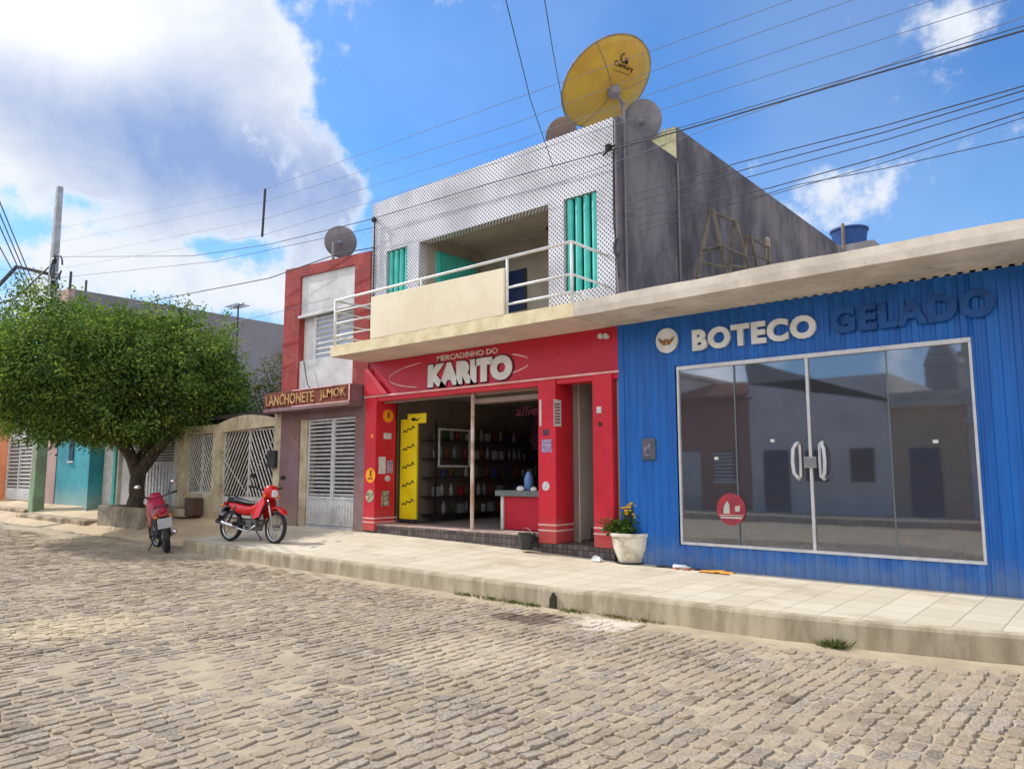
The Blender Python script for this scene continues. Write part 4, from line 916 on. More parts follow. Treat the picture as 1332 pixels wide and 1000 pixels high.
w = MB(); w.box(-20.5, -19.2, -.35, -.05, .45, .66); tag(w.build('low_step', m_peel, bevel=.02), 'low cream step at the foot of the left cream gate pillar', 'step')
# ------------------------------------------------------------------ garage, teal house, others
gg = thing('garage_house', 'white ribbed garage front with louvred top seen behind the tree trunk', 'house', (-22, 0, .5))
w = MB(); w.box(-23.45, -20.4, .2, .3, 2.75, 3.3); w.box(-25.6, -23.45, .1, .3, .3, 3.3); w.box(-25.6, -20.4, .3, 9, 3.1, 3.2); w.box(-20.72, -20.4, .05, .3, .3, 3.3); w.build('wall', m_whitepl, gg)
w = MB(); x = -23.45; k = 0
while x < -20.75: w.box(x, x+.10, .12 if k % 2 else .15, .19, .5, 1.85); x += .10; k += 1
w.box(-23.45, -20.72, .10, .19, 1.85, 1.92); gd = w.build('ribbed_door', m_whitegate, gg)
w = MB()
for k in range(10): w.obox((-22.08, .15, 1.98+k*.08), (2.7, .06, .014), Matrix.Rotation(radians(-45), 3, 'X'))
for x in (-23.4, -22.1, -20.78): w.box(x-.04, x+.04, .10, .19, 1.92, 2.75)
w.build('louvre', m_whitegate, gd)
w = MB(); w.box(-23.4, -20.75, .25, .28, 1.9, 2.76); w.build('opening_shade_sheet', m_dark, gg)  # dark sheet imitates the shade behind the garage louvres
w = MB(); w.box(-25.5, -24.5, .05, .09, .5, 2.6); w.box(-24.35, -24.25, .0, .1, .5, 2.9); w.build('side_grille', m_whitegate, gg)
w = MB(); w.box(-24.55, -24.38, -.05, .09, .5, 2.9); w.build('teal_post', m_teal, gg)
th = thing('teal_house', 'low teal painted house wall between the green pole and the tree', 'house', (-27.6, 0, .55))
w = MB(); w.box(-29.5, -25.6, .0, .2, .3, 3.4); w.box(-29.5, -25.6, .2, 9, 3.3, 3.4); w.box(-25.75, -25.6, -.35, .0, .3, 3.4); w.build('wall', m_tealhouse, th)
w = MB(); w.box(-28.35, -27.95, -.03, -.0005, 2.0, 2.75); wi = w.build('window', m_dkblue, th); w = MB(); w.box(-28.4, -27.9, -.05, -.0, 1.94, 1.995); w.build('sill', m_white, wi)
w = MB(); w.box(-26.65, -26.3, -.02, -.001, .6, 2.9); w.build('pale_stripe', mat('pale_teal', lin(140, 206, 204), None, 2, .8, .1), th)
tb = thing('tall_house', 'tall narrow bare rendered house with long grey side wall rising behind the tree', 'building', (-30.2, 0, .5))
w = MB(); w.box(-30.75, -29.52, -.02, .2, .3, 8.3); w.build('front_wall', m_pinkgrey, tb)
w = MB(); w.prism([(.2, .3), (.2, 8.28), (34, 8.28), (34, .3)], -29.7, -29.52, 'x'); w.prism([(.2, .3), (.2, 8.28), (34, 8.28), (34, .3)], -30.75, -30.6, 'x'); w.box(-30.6, -29.7, .2, 34, 7.9, 8.0); w.build('side_wall', m_greywall, tb)
for u, v in ((92, 360), (112, 370)):
    w = MB(); q = aty(u, v, .5 if u < 100 else 3); w.tube([(q.x, q.y, 8.2), (q.x, q.y, q.z+.2)], .05, 5); w.build('starter_bar', m_dark, tb)
wg = thing('white_gate_house', 'white louvred double gate house left of the green pole', 'house', (-33.5, 0, .5))
w = MB(); w.box(-35.2, -30.76, .1, .3, .3, 4.2); w.box(-35.2, -30.76, .3, 8, 4.1, 4.2); w.build('wall', mat('lilac_grey_wall', lin(170, 166, 184), None, 1, .85, .1), wg)
w = MB(); w.box(-35.0, -32.1, .02, .09, .55, 1.0); w.box(-35.0, -32.1, .02, .09, 2.9, 3.4)
for x in (-35.0, -33.6, -32.1): w.box(x-.05, x+.05, .02, .09, 1.0, 2.9)
gt = w.build('gate', m_whitegate, wg); w = MB()
for k in range(13): w.obox((-33.55, .06, 1.08+k*.145), (2.85, .08, .02), Matrix.Rotation(radians(-50), 3, 'X'))
w.build('louvre', m_whitegate, gt); w = MB(); w.box(-35, -32.1, .092, .099, 1.0, 2.9); w.build('opening_shade_sheet', m_dark, wg)  # last part is a dark sheet painting the shade behind the gate louvres
oh = thing('orange_house', 'orange painted house front at the far left edge', 'house', (-38, 0, .5))
w = MB(); w.box(-41, -35.2, -.3, .3, .3, 4.4); w.box(-41, -35.2, .3, 8, 4.3, 4.4); w.build('wall', m_orange, oh)
w = MB(); w.box(-38.4, -37.4, -.33, -.301, .5, 2.7); w.box(-40.4, -39.4, -.33, -.301, 1.3, 2.6); w.build('door', m_white, oh)
for i, (x0, x1, h, m, lab) in enumerate(((-52, -41, 4.0, m_opp[2], 'pale low house beyond the orange house'), (-64, -52, 5.2, m_opp[0], 'ochre house at the far end of the street'))):
    t = thing('street_house', lab, 'house', ((x0+x1)/2, 0, .5)); w = MB(); w.box(x0, x1-.01, 0, 8, .3, h); w.build('wall', m, t)
    w = MB(); w.box(x0+2, x0+3, -.03, -.001, .5, 2.6); w.build('door', m_dkblue, t); w = MB(); w.box(x0+5, x0+6.3, -.03, -.001, 1.4, 2.5); w.build('window', m_white, t)

# ------------------------------------------------------------------ opposite side of the street (seen in the bar glass)
ow = MB(); ow.box(-60, 30, -17, -14.5, -.05, .2); ow.build('opposite_sidewalk', m_kerb, kind='structure')
OPP = [(-30, -21, 4.4, 0), (-21, -14.6, 5.6, 2), (-14.6, -11.2, 4.3, 3), (-11.2, -6.4, 4.9, 2), (-6.4, -4.2, 3.7, 0), (-4.2, 1.5, 5.2, 2), (1.5, 8, 4.2, 3), (8, 17, 4.8, 1)]
OL = ['low ochre house across the street, furthest left', 'tall white house across the street beside the brick coloured one', 'brick coloured house across the street reflected left in the glass', 'pale house with lean-to gable across the street reflected mid glass',
      'low ochre house across the street before the tower', 'white two storey house with a cornice across the street', 'brick coloured house across the street at right', 'grey house across the street, furthest right']
for (x0, x1, h, mi), lab in zip(OPP, OL):
    t = thing('opposite_house', lab, 'house', ((x0+x1)/2, -17, .2))
    w = MB(); w.box(x0+.01, x1-.01, -26, -17, .1, h); w.build('wall', m_opp[mi], t)
    if mi == 3:
        w = MB(); w.box(x0-.1, x1+.1, -26, -16.6, h, h+.08); n_ = int((x1-x0)/.25)
        for k in range(n_): w.tube([(x0+k*.25, -16.5, h+.06), (x0+k*.25, -21, h+1.1)], .12, 6)
        w.build('roof', m_roof, t)
    elif mi == 2 and h < 5: w = MB(); w.prism([(x0, h), (x1, h-1.0), (x1, h-.9), (x0, h+.9), (x0-.1, h+.9)], -25, -17.0); w.build('roof_gable', m_opp[1], t)
    else: w = MB(); w.box(x0-.1, x1+.1, -25, -16.75, h, h+.16); w.box(x0, x1, -17.05, -16.9, h+.16, h+.5); w.build('cornice', m_offwhite, t)
    w = MB(); w.box(x0+.5, x0+1.4, -17, -16.95, .2, 2.4); w.build('door', m_dkblue if mi != 3 else m_whitegate, t)
    for k in range(3):
        xx = x0+2.0+k*1.5
        if xx+.8 < x1:
            w = MB(); w.box(xx, xx+.75, -17, -16.95, 1.3, 2.4); f_ = w.build('window', m_dark, t)
            w = MB(); w.box(xx-.06, xx+.81, -16.999, -16.9, 1.22, 1.298); w.build('sill', m_white, f_)
            if mi == 3:
                w = MB()
                for q_ in range(8): w.box(xx, xx+.75, -16.94, -16.9, 1.33+q_*.135, 1.39+q_*.135)
                w.build('louvre', m_white, f_)
    if h > 5:
        for k in range(2): w = MB(); w.box(x0+.8+k*2.2, x0+1.7+k*2.2, -17, -16.95, 3.5, 4.5); w.build('window', m_dark, t)
        w = MB(); w.box(x0, x1, -17, -16.4, 3.1, 3.22); w.build('balcony_ledge', m_offwhite, t)
w = MB(); w.box(-6.7, -5.5, -25.5, -24, 0, 5.9); w.prism([(-6.75, 5.9), (-5.45, 5.9), (-6.1, 7.3)], -25.6, -23.9); tag(w.build('church_tower', m_opp[1]), 'grey pointed tower across the street reflected at the right of the glass', 'tower')

# ------------------------------------------------------------------ utility pole
q0 = atz(60, 677, .12); py_ = -.7
pb = aty(59, 677, py_); pt = aty(65, 252, py_)
up = thing('utility_pole', 'tall concrete utility pole with green painted foot behind the tree', 'utility pole', (pb.x, py_, .1))
def frus(mb, x, y, z0, z1, a0, b0, a1, b1):
    mb.add([(x-a0, y-b0, z0), (x+a0, y-b0, z0), (x+a0, y+b0, z0), (x-a0, y+b0, z0), (x-a1, y-b1, z1), (x+a1, y-b1, z1), (x+a1, y+b1, z1), (x-a1, y+b1, z1)], [(0, 3, 2, 1), (4, 5, 6, 7), (0, 1, 5, 4), (1, 2, 6, 5), (2, 3, 7, 6), (3, 0, 4, 7)])
PX = (pb.x+pt.x)/2
w = MB(); frus(w, PX, py_, 3.3, pt.z, .20, .15, .11, .09); w.build('upper_shaft', m_concrete, up, bevel=.015)
w = MB(); frus(w, PX, py_, 0, 3.298, .24, .18, .215, .16); w.build('lower_shaft', m_polegreen, up, bevel=.02)
w = MB(); w.tube([(PX-.33, py_-.1, 0), (PX-.29, py_-.1, 3.3)], .05, 6); w.build('earth_conduit', m_white, up)
ins = []
w = MB()
for z in (6.3, 6.9, 7.5, 8.1, 8.9): w.lathe([(.05, 0), (.09, .04), (.05, .08), (.09, .12), (.05, .16)], (PX+.33, py_-.1, z), 8); w.tube([(PX+.1, py_, z+.08), (PX+.36, py_-.1, z+.08)], .03, 5)
w.tube([(PX+.32, py_-.1, 6.2), (PX+.32, py_-.1, 9.2)], .03, 5); w.build('insulator_rack', m_dark, up)
w = MB()
for r_, dz in ((.55, 0), (.4, -.5)): w.tube([(PX+.9+r_*cos(a), py_-.2, 8.6+dz+r_*sin(a)*.8) for a in [2*pi*i/14 for i in range(14)]], .03, 4)
w.tube([(PX-.2, py_, 8.6), (PX-1.2, py_-.8, 8.9), (PX-2.4, py_-1.6, 7.4), (PX-5, py_-3, 5.6)], .07, 5); w.build('cable_loop', m_wire, up)

# ------------------------------------------------------------------ wires
def wire(pix, ys, label, r=.012, m=None, sag=0., group='overhead wires', n=10, ext=0):
    P = [aty(u, v, y) for (u, v), y in zip(pix, ys)]
    if ext: P.append(P[-1]+(P[-1]-P[-2]).normalized()*ext)
    pts = []
    for a, b in zip(P, P[1:]):
        for i in range(n): pts.append(a+(b-a)*(i/n)-Vector((0, 0, sag*4*(i/n)*(1-i/n))))
    pts.append(P[-1]); w = MB(); w.tube(pts, r*.6, 5)
    o = w.build('overhead_wire', m or m_wire, smooth=True); return tag(o, label, 'wire', group)
wire([(75, 334), (250, 333), (350, 318), (440, 296), (487, 284), (640, 238), (793, 196)], [-.7, -.5, -.4, -.3, -.08, -.08, -.08], 'black cable from the concrete pole to the tiled facade, running along it', .014)
wire([(793, 196), (900, 166), (1332, 40)], [-.08, -.3, -1.2], 'thick black cable rising right from the tiled corner across the sky', .02, ext=12)
wire([(793, 192), (900, 162), (1332, 34)], [-.08, -.3, -1.2], 'twin of the thick cable, just above it', .009, ext=12)
wire([(60, 300), (345, 246), (666, 130), (860, 62), (1030, 0)], [-.7, -1, -1, -1, -1], 'topmost thin wire over the yellow dish', .007, m_wiregrey, ext=8)
wire([(60, 318), (345, 262), (666, 162), (900, 74), (1110, 0)], [-.7, -1, -1, -1, -1], 'second thin wire over the yellow dish', .007, m_wiregrey, ext=8)
wire([(60, 340), (345, 285), (666, 186), (900, 104), (1215, 0)], [-.7, -1, -1, -1, -1], 'third thin wire crossing in front of the yellow dish', .007, m_wiregrey, ext=8)
wire([(60, 352), (345, 305), (666, 206), (900, 130), (1310, 0)], [-.7, -1, -1, -1, -1], 'fourth thin wire crossing low over the yellow dish', .007, m_wiregrey, ext=8)
wire([(470, 305), (720, 240), (900, 175), (1332, 22)], [-.1, -.1, -.3, -1.2], 'thin wire rising just above the thick cable', .008, m_wiregrey, ext=10)
wire([(0, 700/2), (70, 362), (280, 340), (487, 296)], [-2, -.7, -.4, -.08], 'thin cable below the main cable at the left of the tiled wall', .01)
wire([(70, 420), (225, 386), (350, 362), (440, 330), (487, 322)], [-.7, -.5, -.4, -.3, -.05], 'sagging cable reaching the brick red frame', .02)
wire([(200, 440), (345, 410), (430, 388)], [-.5, -.3, -.05], 'thin service cable low over the gated house', .01, m_wiregrey)
for i, (l, v0, v1, rr_) in enumerate((((960, 212), 0, 112, .012), ((964, 222), 0, 118, .012), ((968, 232), 0, 128, .01), ((1000, 245), 0, 146, .012), ((1010, 252), 0, 153, .008), ((1040, 240), 0, 178, .009))):
    nm = ['highest', 'second', 'third', 'fourth', 'fifth', 'lowest'][i]
    wire([(815, 256+i*10), l, (1150, l[1]+(v1-l[1])*(1150-l[0])/(1332-l[0])+3), (1332, v1)], [-.05, -.5, -.9, -1.2], '%s cable of the bundle fanning right over the bar roof' % nm, rr_, ext=8)
wire([(648, -40), (690, 130), (720, 218)], [-4.5, -2, -.03], 'left service drop coming from overhead to the tiled parapet', .01, ext=0)
wire([(702, -40), (718, 60), (735, 152)], [-4.5, -2.5, .1], 'right service drop coming from overhead to the parapet behind the dish', .01)
for i, (a, b) in enumerate((((-20, 215), (50, 385)), ((-20, 232), (46, 388)), ((-20, 250), (42, 390)), ((-20, 285), (38, 392)))):
    nm = ['first', 'second', 'third', 'fourth'][i]
    wire([a, ((a[0]+b[0])/2, (a[1]+b[1])/2), b], [-5, -3, -1], '%s steep wire at the left edge of the sky' % nm, .03, m_wiregrey)
wire([(-20, 400), (20, 388), (66, 345)], [-3, -2, -.7], 'stout branch cable rising to the concrete pole from the left', .05)
w = MB(); a = aty(345, 246, -1); b = aty(341, 308, -1); w.tube([a, b], .03, 6); tag(w.build('wire_spacer', m_dark), 'vertical dark spacer bar hanging on the wires in the left sky', 'spacer')
w = MB(); q = aty(794, 194, -.06)
w.lathe([(.03, -.06), (.06, -.03), (.04, 0), (.06, .03), (.03, .06)], (q.x, -.12, q.z), 10); w.tube([(q.x, 0, q.z), (q.x, -.12, q.z)], .015, 5); w.tube([(q.x-.15, -.05, q.z-.06), (q.x+.1, -.1, q.z+.03)], .02, 5); w.tube([(q.x+.03, -.03, q.z-.05), (q.x+.02, -.03, q.z-1.2), (q.x+.1, -.03, 4.6)], .012, 5)
w.build('cable_insulator', m_dark, mk)
w = MB(); q = aty(803, 322, -.05)
for r_ in (.08, .11): w.tube([(q.x+r_*cos(a)*.6, -.05, q.z+r_*sin(a)*1.3) for a in [2*pi*i/12 for i in range(13)]], .014, 5)
w.build('cable_coil', m_wire, mk)
w = MB(); q = aty(487, 286, -.05); w.lathe([(.04, -.05), (.06, 0), (.04, .05)], (q.x, -.06, q.z), 8); w.tube([(q.x, -.04, q.z), (q.x, -.04, 4.9)], .016, 5); w.build('cable_insulator', m_dark, mk)

# ------------------------------------------------------------------ tree
pln = thing('tree_planter', 'low grey rendered planter wall round the tree trunk', 'planter', (-21.1, -.5, 0))
w = MB(); PA, PB, PC, PD = -22.4, -19.7, -1.22, .15
w.box(PA, PB, PC, PC+.14, -.05, .70); w.box(PA, PB, PD-.14, PD, -.05, .70); w.box(PA, PA+.14, PC+.14, PD-.14, -.05, .70); w.box(PB-.14, PB, PC+.14, PD-.14, -.05, .70); w.build('planter_wall', m_planter, pln, bevel=.02)
w = MB(); w.box(PA+.14, PB-.14, PC+.14, PD-.14, -.05, .60); w.build('planter_soil', m_soil, pln)
tr = thing('shade_tree', 'broad dense green shade tree growing from the planter at left', 'tree', (-21.3, -.6, .6))
TB = Vector((-21.35, -.65, .6))
w = MB()
def limb(mb, pts, rads):
    P = []; Rr = []
    for i in range(len(pts)-1):
        for k in range(4):
            t = k/4; p = Vector(pts[i]).lerp(Vector(pts[i+1]), t)+Vector((noise.noise(Vector(pts[i])*1.3+Vector((k, 0, 0))), noise.noise(Vector(pts[i])*1.7+Vector((0, k, 0))), 0))*.05
            P.append(p); Rr.append((rads[i]*(1-t)+rads[i+1]*t)*(1+.08*noise.noise(p*2)))
    P.append(Vector(pts[-1])); Rr.append(rads[-1]); mb.tube(P, Rr, 12)
limb(w, [(-21.35, -.65, .45), (-21.35, -.65, .8), (-21.38, -.62, 1.5), (-21.5, -.6, 1.9)], [.30, .205, .195, .20])
limb(w, [(-21.45, -.62, 1.6), (-22.1, -.7, 2.4), (-22.9, -.8, 3.2), (-23.9, -1.1, 4.3)], [.17, .14, .10, .04])
limb(w, [(-21.4, -.6, 1.6), (-20.8, -.3, 2.4), (-19.9, .1, 3.1), (-18.8, .3, 4.2)], [.18, .15, .11, .04])
limb(w, [(-21.45, -.6, 1.7), (-21.5, -.3, 2.6), (-21.3, .2, 3.6), (-21.1, .3, 5.2)], [.19, .15, .1, .04])
limb(w, [(-21.45, -.62, 1.75), (-21.3, -1.3, 2.6), (-20.8, -2.0, 3.4), (-20.4, -2.6, 4.4)], [.15, .13, .09, .03])
limb(w, [(-21.9, -.7, 2.2), (-22.5, -1.5, 3.0), (-23.1, -2.4, 3.8)], [.12, .09, .03])
w.build('trunk', m_bark, tr, smooth=True)
w = MB(); w.lathe([(.10, 0), (.10, .015)], aty(164, 634, -1.0), 18, Matrix.Rotation(radians(90), 3, 'X'))
lv = []; lf = []; lc = []
rl_ = random.Random(21)
CC = Vector((-21.6, -1.35, 4.12)); RX, RY, RZ_ = 3.5, 3.9, 2.1
def crown_r(d):
    return .97+.24*noise.noise(d*1.6+Vector((4, 1, 7)))+.22*noise.noise(d*3.4)+.07*noise.noise(d*7)
def leaf(p, s, tint, dirn):
    a = Vector((rl_.gauss(0, 1), rl_.gauss(0, 1), rl_.gauss(-.35, .7))).normalized(); a = (a+dirn*.6).normalized()
    b = a.cross(Vector((rl_.gauss(0, 1), rl_.gauss(0, 1), rl_.gauss(0, 1)))).normalized()
    o = len(lv); L = s*(.8+rl_.random()*.6); W = L*.24
    lv.extend([p, p+a*L*.5+b*W, p+a*L, p+a*L*.5-b*W]); lf.append((o, o+1, o+2, o+3)); lc.extend([tint]*4)
NCL = 3000
for i in range(NCL):
    z = rl_.uniform(-1, 1); a = rl_.uniform(0, 2*pi); r = sqrt(1-z*z); d = Vector((r*cos(a), r*sin(a), z))
    rad = crown_r(d); f = rl_.uniform(.45, 1.0)**.42
    zz = d.z*RZ_*rad*f
    if d.z < 0: zz *= .88
    c_ = CC+Vector((d.x*RX*rad*f, d.y*RY*rad*f, zz))
    if noise.noise(c_*.9) > .46 and f > .85: continue
    t = rl_.random(); br = .55+.9*t*t+.35*noise.noise(c_*.8)
    if rl_.random() < .16: br *= 1.45
    tint0 = Vector((.14, .225, .065))*max(.4, br)
    if rl_.random() < .25: tint0 = Vector((.24, .31, .065))*max(.5, br)
    cr = .20+.16*rl_.random()
    for k in range(34):
        q = Vector((rl_.gauss(0, 1), rl_.gauss(0, 1), rl_.gauss(0, .7)))*cr*.62
        v_ = .75+.5*rl_.random(); tt = tint0*v_
        leaf(c_+q, .082, (tt.x, tt.y, tt.z, 1), (d+Vector((0, 0, -.3))).normalized())
for i in range(900):  # larger inner fill leaves, tinted dark to paint the crown's inner shade
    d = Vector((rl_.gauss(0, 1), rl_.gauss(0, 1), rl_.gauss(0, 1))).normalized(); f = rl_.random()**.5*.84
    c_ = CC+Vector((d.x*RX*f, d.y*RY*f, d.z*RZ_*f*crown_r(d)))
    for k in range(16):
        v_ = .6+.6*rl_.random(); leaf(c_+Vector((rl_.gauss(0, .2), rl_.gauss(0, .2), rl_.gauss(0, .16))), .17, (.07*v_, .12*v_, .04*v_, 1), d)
# sprigs breaking the outline
for i in range(45):
    z = rl_.uniform(-.3, 1); a = rl_.uniform(0, 2*pi); r = sqrt(1-z*z); d = Vector((r*cos(a), r*sin(a), z)); rad = crown_r(d)
    p0 = CC+Vector((d.x*RX*rad, d.y*RY*rad, d.z*RZ_*rad*(1 if d.z > 0 else .88))); dr = (d+Vector((rl_.gauss(0, .3), rl_.gauss(0, .3), .5))).normalized(); L = rl_.uniform(.25, .75)
    for k in range(26):
        p = p0+dr*L*(k/26)+Vector((rl_.gauss(0, .05), rl_.gauss(0, .05), rl_.gauss(0, .05))); b_ = rl_.uniform(.8, 1.5)
        leaf(p, .10, (.15*b_, .22*b_, .05*b_, 1), dr)
def leafobj(name, m, parent, v, f, cl, local=False):
    me = bpy.data.meshes.new(name); me.from_pydata([tuple(x) for x in v], [], f); me.materials.append(m)
    ca = me.color_attributes.new('col', 'FLOAT_COLOR', 'POINT'); ca.data.foreach_set('color', [c for q in cl for c in q])
    o = bpy.data.objects.new(name, me); C.objects.link(o)
    if parent is not None:
        o.parent = parent
        if not local: o.location = -WL.get(parent.name, Vector((0, 0, 0)))
    return o
# translucent leaves
lt = m_leaf.node_tree; pb_ = lt.nodes['Principled BSDF']; tl = N(lt, 'ShaderNodeBsdfTranslucent'); mxs = N(lt, 'ShaderNodeMixShader'); mxs.inputs[0].default_value = .30
lk = pb_.inputs['Base Color'].links[0].from_socket
lt.links.new(MIX(lt, 1., lk, (1.25, 1.35, .6), 'MULTIPLY'), tl.inputs[0])
lt.links.new(pb_.outputs[0], mxs.inputs[1]); lt.links.new(tl.outputs[0], mxs.inputs[2]); lt.links.new(mxs.outputs[0], lt.nodes['Material Output'].inputs[0])
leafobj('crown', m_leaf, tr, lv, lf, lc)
print('leaves', len(lf))
# shrub behind gated house
def shrub(name, label, c, r, n, cols, size, cat='shrub', sc=(1, 1, 1)):
    global lv, lf, lc
    lv = []; lf = []; lc = []; c = Vector(c)
    t = thing(name, label, cat, (c.x, c.y, c.z-r*sc[2]))
    for i in range(n):
        d = Vector((rl_.gauss(0, 1), rl_.gauss(0, 1), rl_.gauss(0, 1))).normalized(); p = c+Vector((d.x*sc[0], d.y*sc[1], d.z*sc[2]))*r*(rl_.random()**.4)*(1+.25*noise.noise(d*2))
        k = rl_.choice(cols); b_ = rl_.uniform(.7, 1.3); leaf(p, size, (k[0]*b_, k[1]*b_, k[2]*b_, 1), d)
    leafobj('foliage', m_leaf, t, lv, lf, lc)
    w = MB()
    for k in range(5): w.tube([(c.x, c.y, c.z-r*sc[2]-.3), (c.x+rl_.gauss(0, .3)*r, c.y+rl_.gauss(0, .3)*r, c.z+r*.2)], [.03, .008], 5)
    w.build('stem', m_bark, t)
q = aty(352, 470, .9); shrub('dry_shrub', 'yellowish half dry shrub rising behind the gated house wall', (q.x-.3, 1.3, 3.8), .85, 1500, [(.16, .15, .08), (.12, .14, .05), (.2, .17, .12)], .09, sc=(.75, .8, 1.25))

# ------------------------------------------------------------------ motorcycles
def wheel(mb_t, mb_r, x, R0, w0):
    n = 28
    prof = [(R0-.05, -w0*.7), (R0-.02, -w0), (R0-.005, -w0*.5), (R0, 0), (R0-.005, w0*.5), (R0-.02, w0), (R0-.05, w0*.7)]
    vs = []
    for r, y in prof:
        for k in range(n): vs.append((x+r*cos(2*pi*k/n), y, R0+r*sin(2*pi*k/n)))
    m = len(prof); mb_t.add(vs, [(i*n+k, i*n+(k+1) % n, ((i+1) % m)*n+(k+1) % n, ((i+1) % m)*n+k) for i in range(m) for k in range(n)])
def moto(name, label, loc, rz, body, lean=0., plate=False, steer=0., s=1.):
    t = thing(name, label, 'motorcycle', loc, 'parked motorcycles')
    t.rotation_euler = Euler((lean, 0, rz), 'XYZ'); t.scale = (s, s, s)
    L = dict(local=True); WB = 1.22; R0 = .29
    fx, rx_ = WB/2, -WB/2
    rotS = Matrix.Translation((fx-.1, 0, 0)) @ Matrix.Rotation(steer, 4, 'Z') @ Matrix.Translation((-(fx-.1), 0, 0))
    def steerit(mb): mb.v = [tuple(rotS @ Vector(v)) for v in mb.v]; return mb
    for x, nm in ((fx, 'front'), (rx_, 'rear')):
        a = MB(); b = MB(); wheel(a, b, x, R0, .042 if nm == 'front' else .05)
        h = MB(); n = 24
        h.tube([(x+(R0-.05)*cos(2*pi*k/n), 0, R0+(R0-.05)*sin(2*pi*k/n)) for k in range(n+1)], .016, 6, False)
        h.tube([(x, -.06, R0), (x, .06, R0)], .055, 12)
        for k in range(18):
            a_ = 2*pi*k/18; h.tube([(x+.05*cos(a_+.3), (.03 if k % 2 else -.03), R0+.05*sin(a_+.3)), (x+(R0-.055)*cos(a_), 0, R0+(R0-.055)*sin(a_))], .003, 4)
        if nm == 'front': steerit(a); steerit(h)
        tw = a.build('wheel', m_black, t, smooth=True, **L); h.build('rim', m_steel, tw, local=True)
    f = MB()
    for s_ in (-1, 1): f.tube([(fx, s_*.075, R0), (fx-.19, s_*.075, .78)], .022, 8)
    steerit(f).build('front_fork', m_steel, t, smooth=True, **L)
    f = MB(); n = 10; vs = []
    for k in range(n+1):
        a_ = radians(38+k*9.5); rr0 = R0+.04
        for y, dz in ((-.075, -.03), (-.05, 0), (.05, 0), (.075, -.03)): vs.append((fx+(rr0+dz)*cos(a_)+.0, y, R0+(rr0+dz)*sin(a_)+.05))
    f.add(vs, [(k*4+j, k*4+j+1, (k+1)*4+j+1, (k+1)*4+j) for k in range(n) for j in range(3)])
    o = steerit(f).build('front_fender', body, t, smooth=True, **L); so_ = o.modifiers.new('s', 'SOLIDIFY'); so_.thickness = .008
    # rear fender
    f = MB(); vs = []
    for k in range(n+1):
        a_ = radians(60+k*(7.5 if plate else 11)); rr0 = R0+.05
        for y, dz in ((-.08, -.04), (-.06, 0), (.06, 0), (.08, -.04)): vs.append((rx_+(rr0+dz)*cos(a_), y, R0+(rr0+dz)*sin(a_)+.05))
    f.add(vs, [(k*4+j, k*4+j+1, (k+1)*4+j+1, (k+1)*4+j) for k in range(n) for j in range(3)])
    o = f.build('rear_fender', m_seat, t, smooth=True, **L); so_ = o.modifiers.new('s', 'SOLIDIFY'); so_.thickness = .01
    K_ = 1.55 if plate else 1.
    def loft(mb, secs):   # secs: (x, z0, z1, halfwidth)
        vs = []
        for x, z0, z1, hw in secs:
            for y, z in ((-hw*.7, z0), (-hw, (z0*.6+z1*.4)), (-hw*.8, z1-.01), (-hw*.3, z1), (hw*.3, z1), (hw*.8, z1-.01), (hw, (z0*.6+z1*.4)), (hw*.7, z0)): vs.append((x, y, z))
        m = 8; ns = len(secs)
        mb.add(vs, [(i*m+j, (i+1)*m+j, (i+1)*m+(j+1) % m, i*m+(j+1) % m) for i in range(ns-1) for j in range(m)]+[tuple(range(m)), tuple((ns-1)*m+j for j in range(m-1, -1, -1))])
    f = MB(); loft(f, [(-.72, .66, .74, .06), (-.60, .58, .74, .10), (-.40, .50, .72, .12), (-.15, .47, .68, .125), (.05, .50, .68, .11), (.20, .58, .80, .09), (.30, .70, .93, .085), (.36, .80, .98, .07)] if not plate else [(-.86, .72, .80, .05), (-.74, .66, .87, .11), (-.50, .58, .82, .14), (-.15, .52, .74, .12), (-.02, .58, .92, .16), (.18, .64, 1.0, .19), (.34, .72, .96, .14), (.42, .82, .92, .07)])
    o = smoothauto(f.build('body_fairing', body, t, **L), 180); sb_ = o.modifiers.new('s', 'SUBSURF'); sb_.levels = 2; sb_.render_levels = 2
    f = MB()
    for s_ in (-1, 1):
        f.add([(.12, s_*.13, .42), (.30, s_*.15, .48), (.40, s_*.14, .72), (.34, s_*.10, .92), (.22, s_*.10, .74), (.06, s_*.12, .56)], [(0, 1, 2, 3, 4, 5) if s_ > 0 else (5, 4, 3, 2, 1, 0)])
    o = f.build('leg_shield', body, t, **L); so_ = o.modifiers.new('s', 'SOLIDIFY'); so_.thickness = .012
    f = MB(); loft(f, [(-.56 if plate else -.74, .73, .80, .08), (-.52 if plate else -.66, .73, .84, .11), (-.40, .71, .81, .125), (-.12, .68, .76, .12), (.06, .68, .74, .085), (.14, .70, .75, .05)])
    o = smoothauto(f.build('seat', m_seat, t, **L), 180); sb_ = o.modifiers.new('s', 'SUBSURF'); sb_.levels = 2; sb_.render_levels = 2
    f = MB(); loft(f, [(.20, .80, .96, .07), (.26, .80, 1.02, .11), (.36, .78, 1.07, .14), (.44, .80, 1.05, .13), (.50, .82, .99, .10)])
    hc = smoothauto(steerit(f).build('headlight_cowl', body, t, **L), 180); sb_ = hc.modifiers.new('s', 'SUBSURF'); sb_.levels = 2; sb_.render_levels = 2
    f = MB(); loft(f, [(.462, .83, .99, .085), (.51, .85, .965, .06)]); smoothauto(steerit(f).build('headlight', m_lens, hc, local=True), 50)
    f = MB(); f.tube([(.20, -.33, 1.02), (.24, -.22, 1.0), (.30, -.08, .96), (.30, .08, .96), (.24, .22, 1.0), (.20, .33, 1.02)], .014, 8); hb = steerit(f).build('handlebar', m_dark, t, smooth=True, **L)
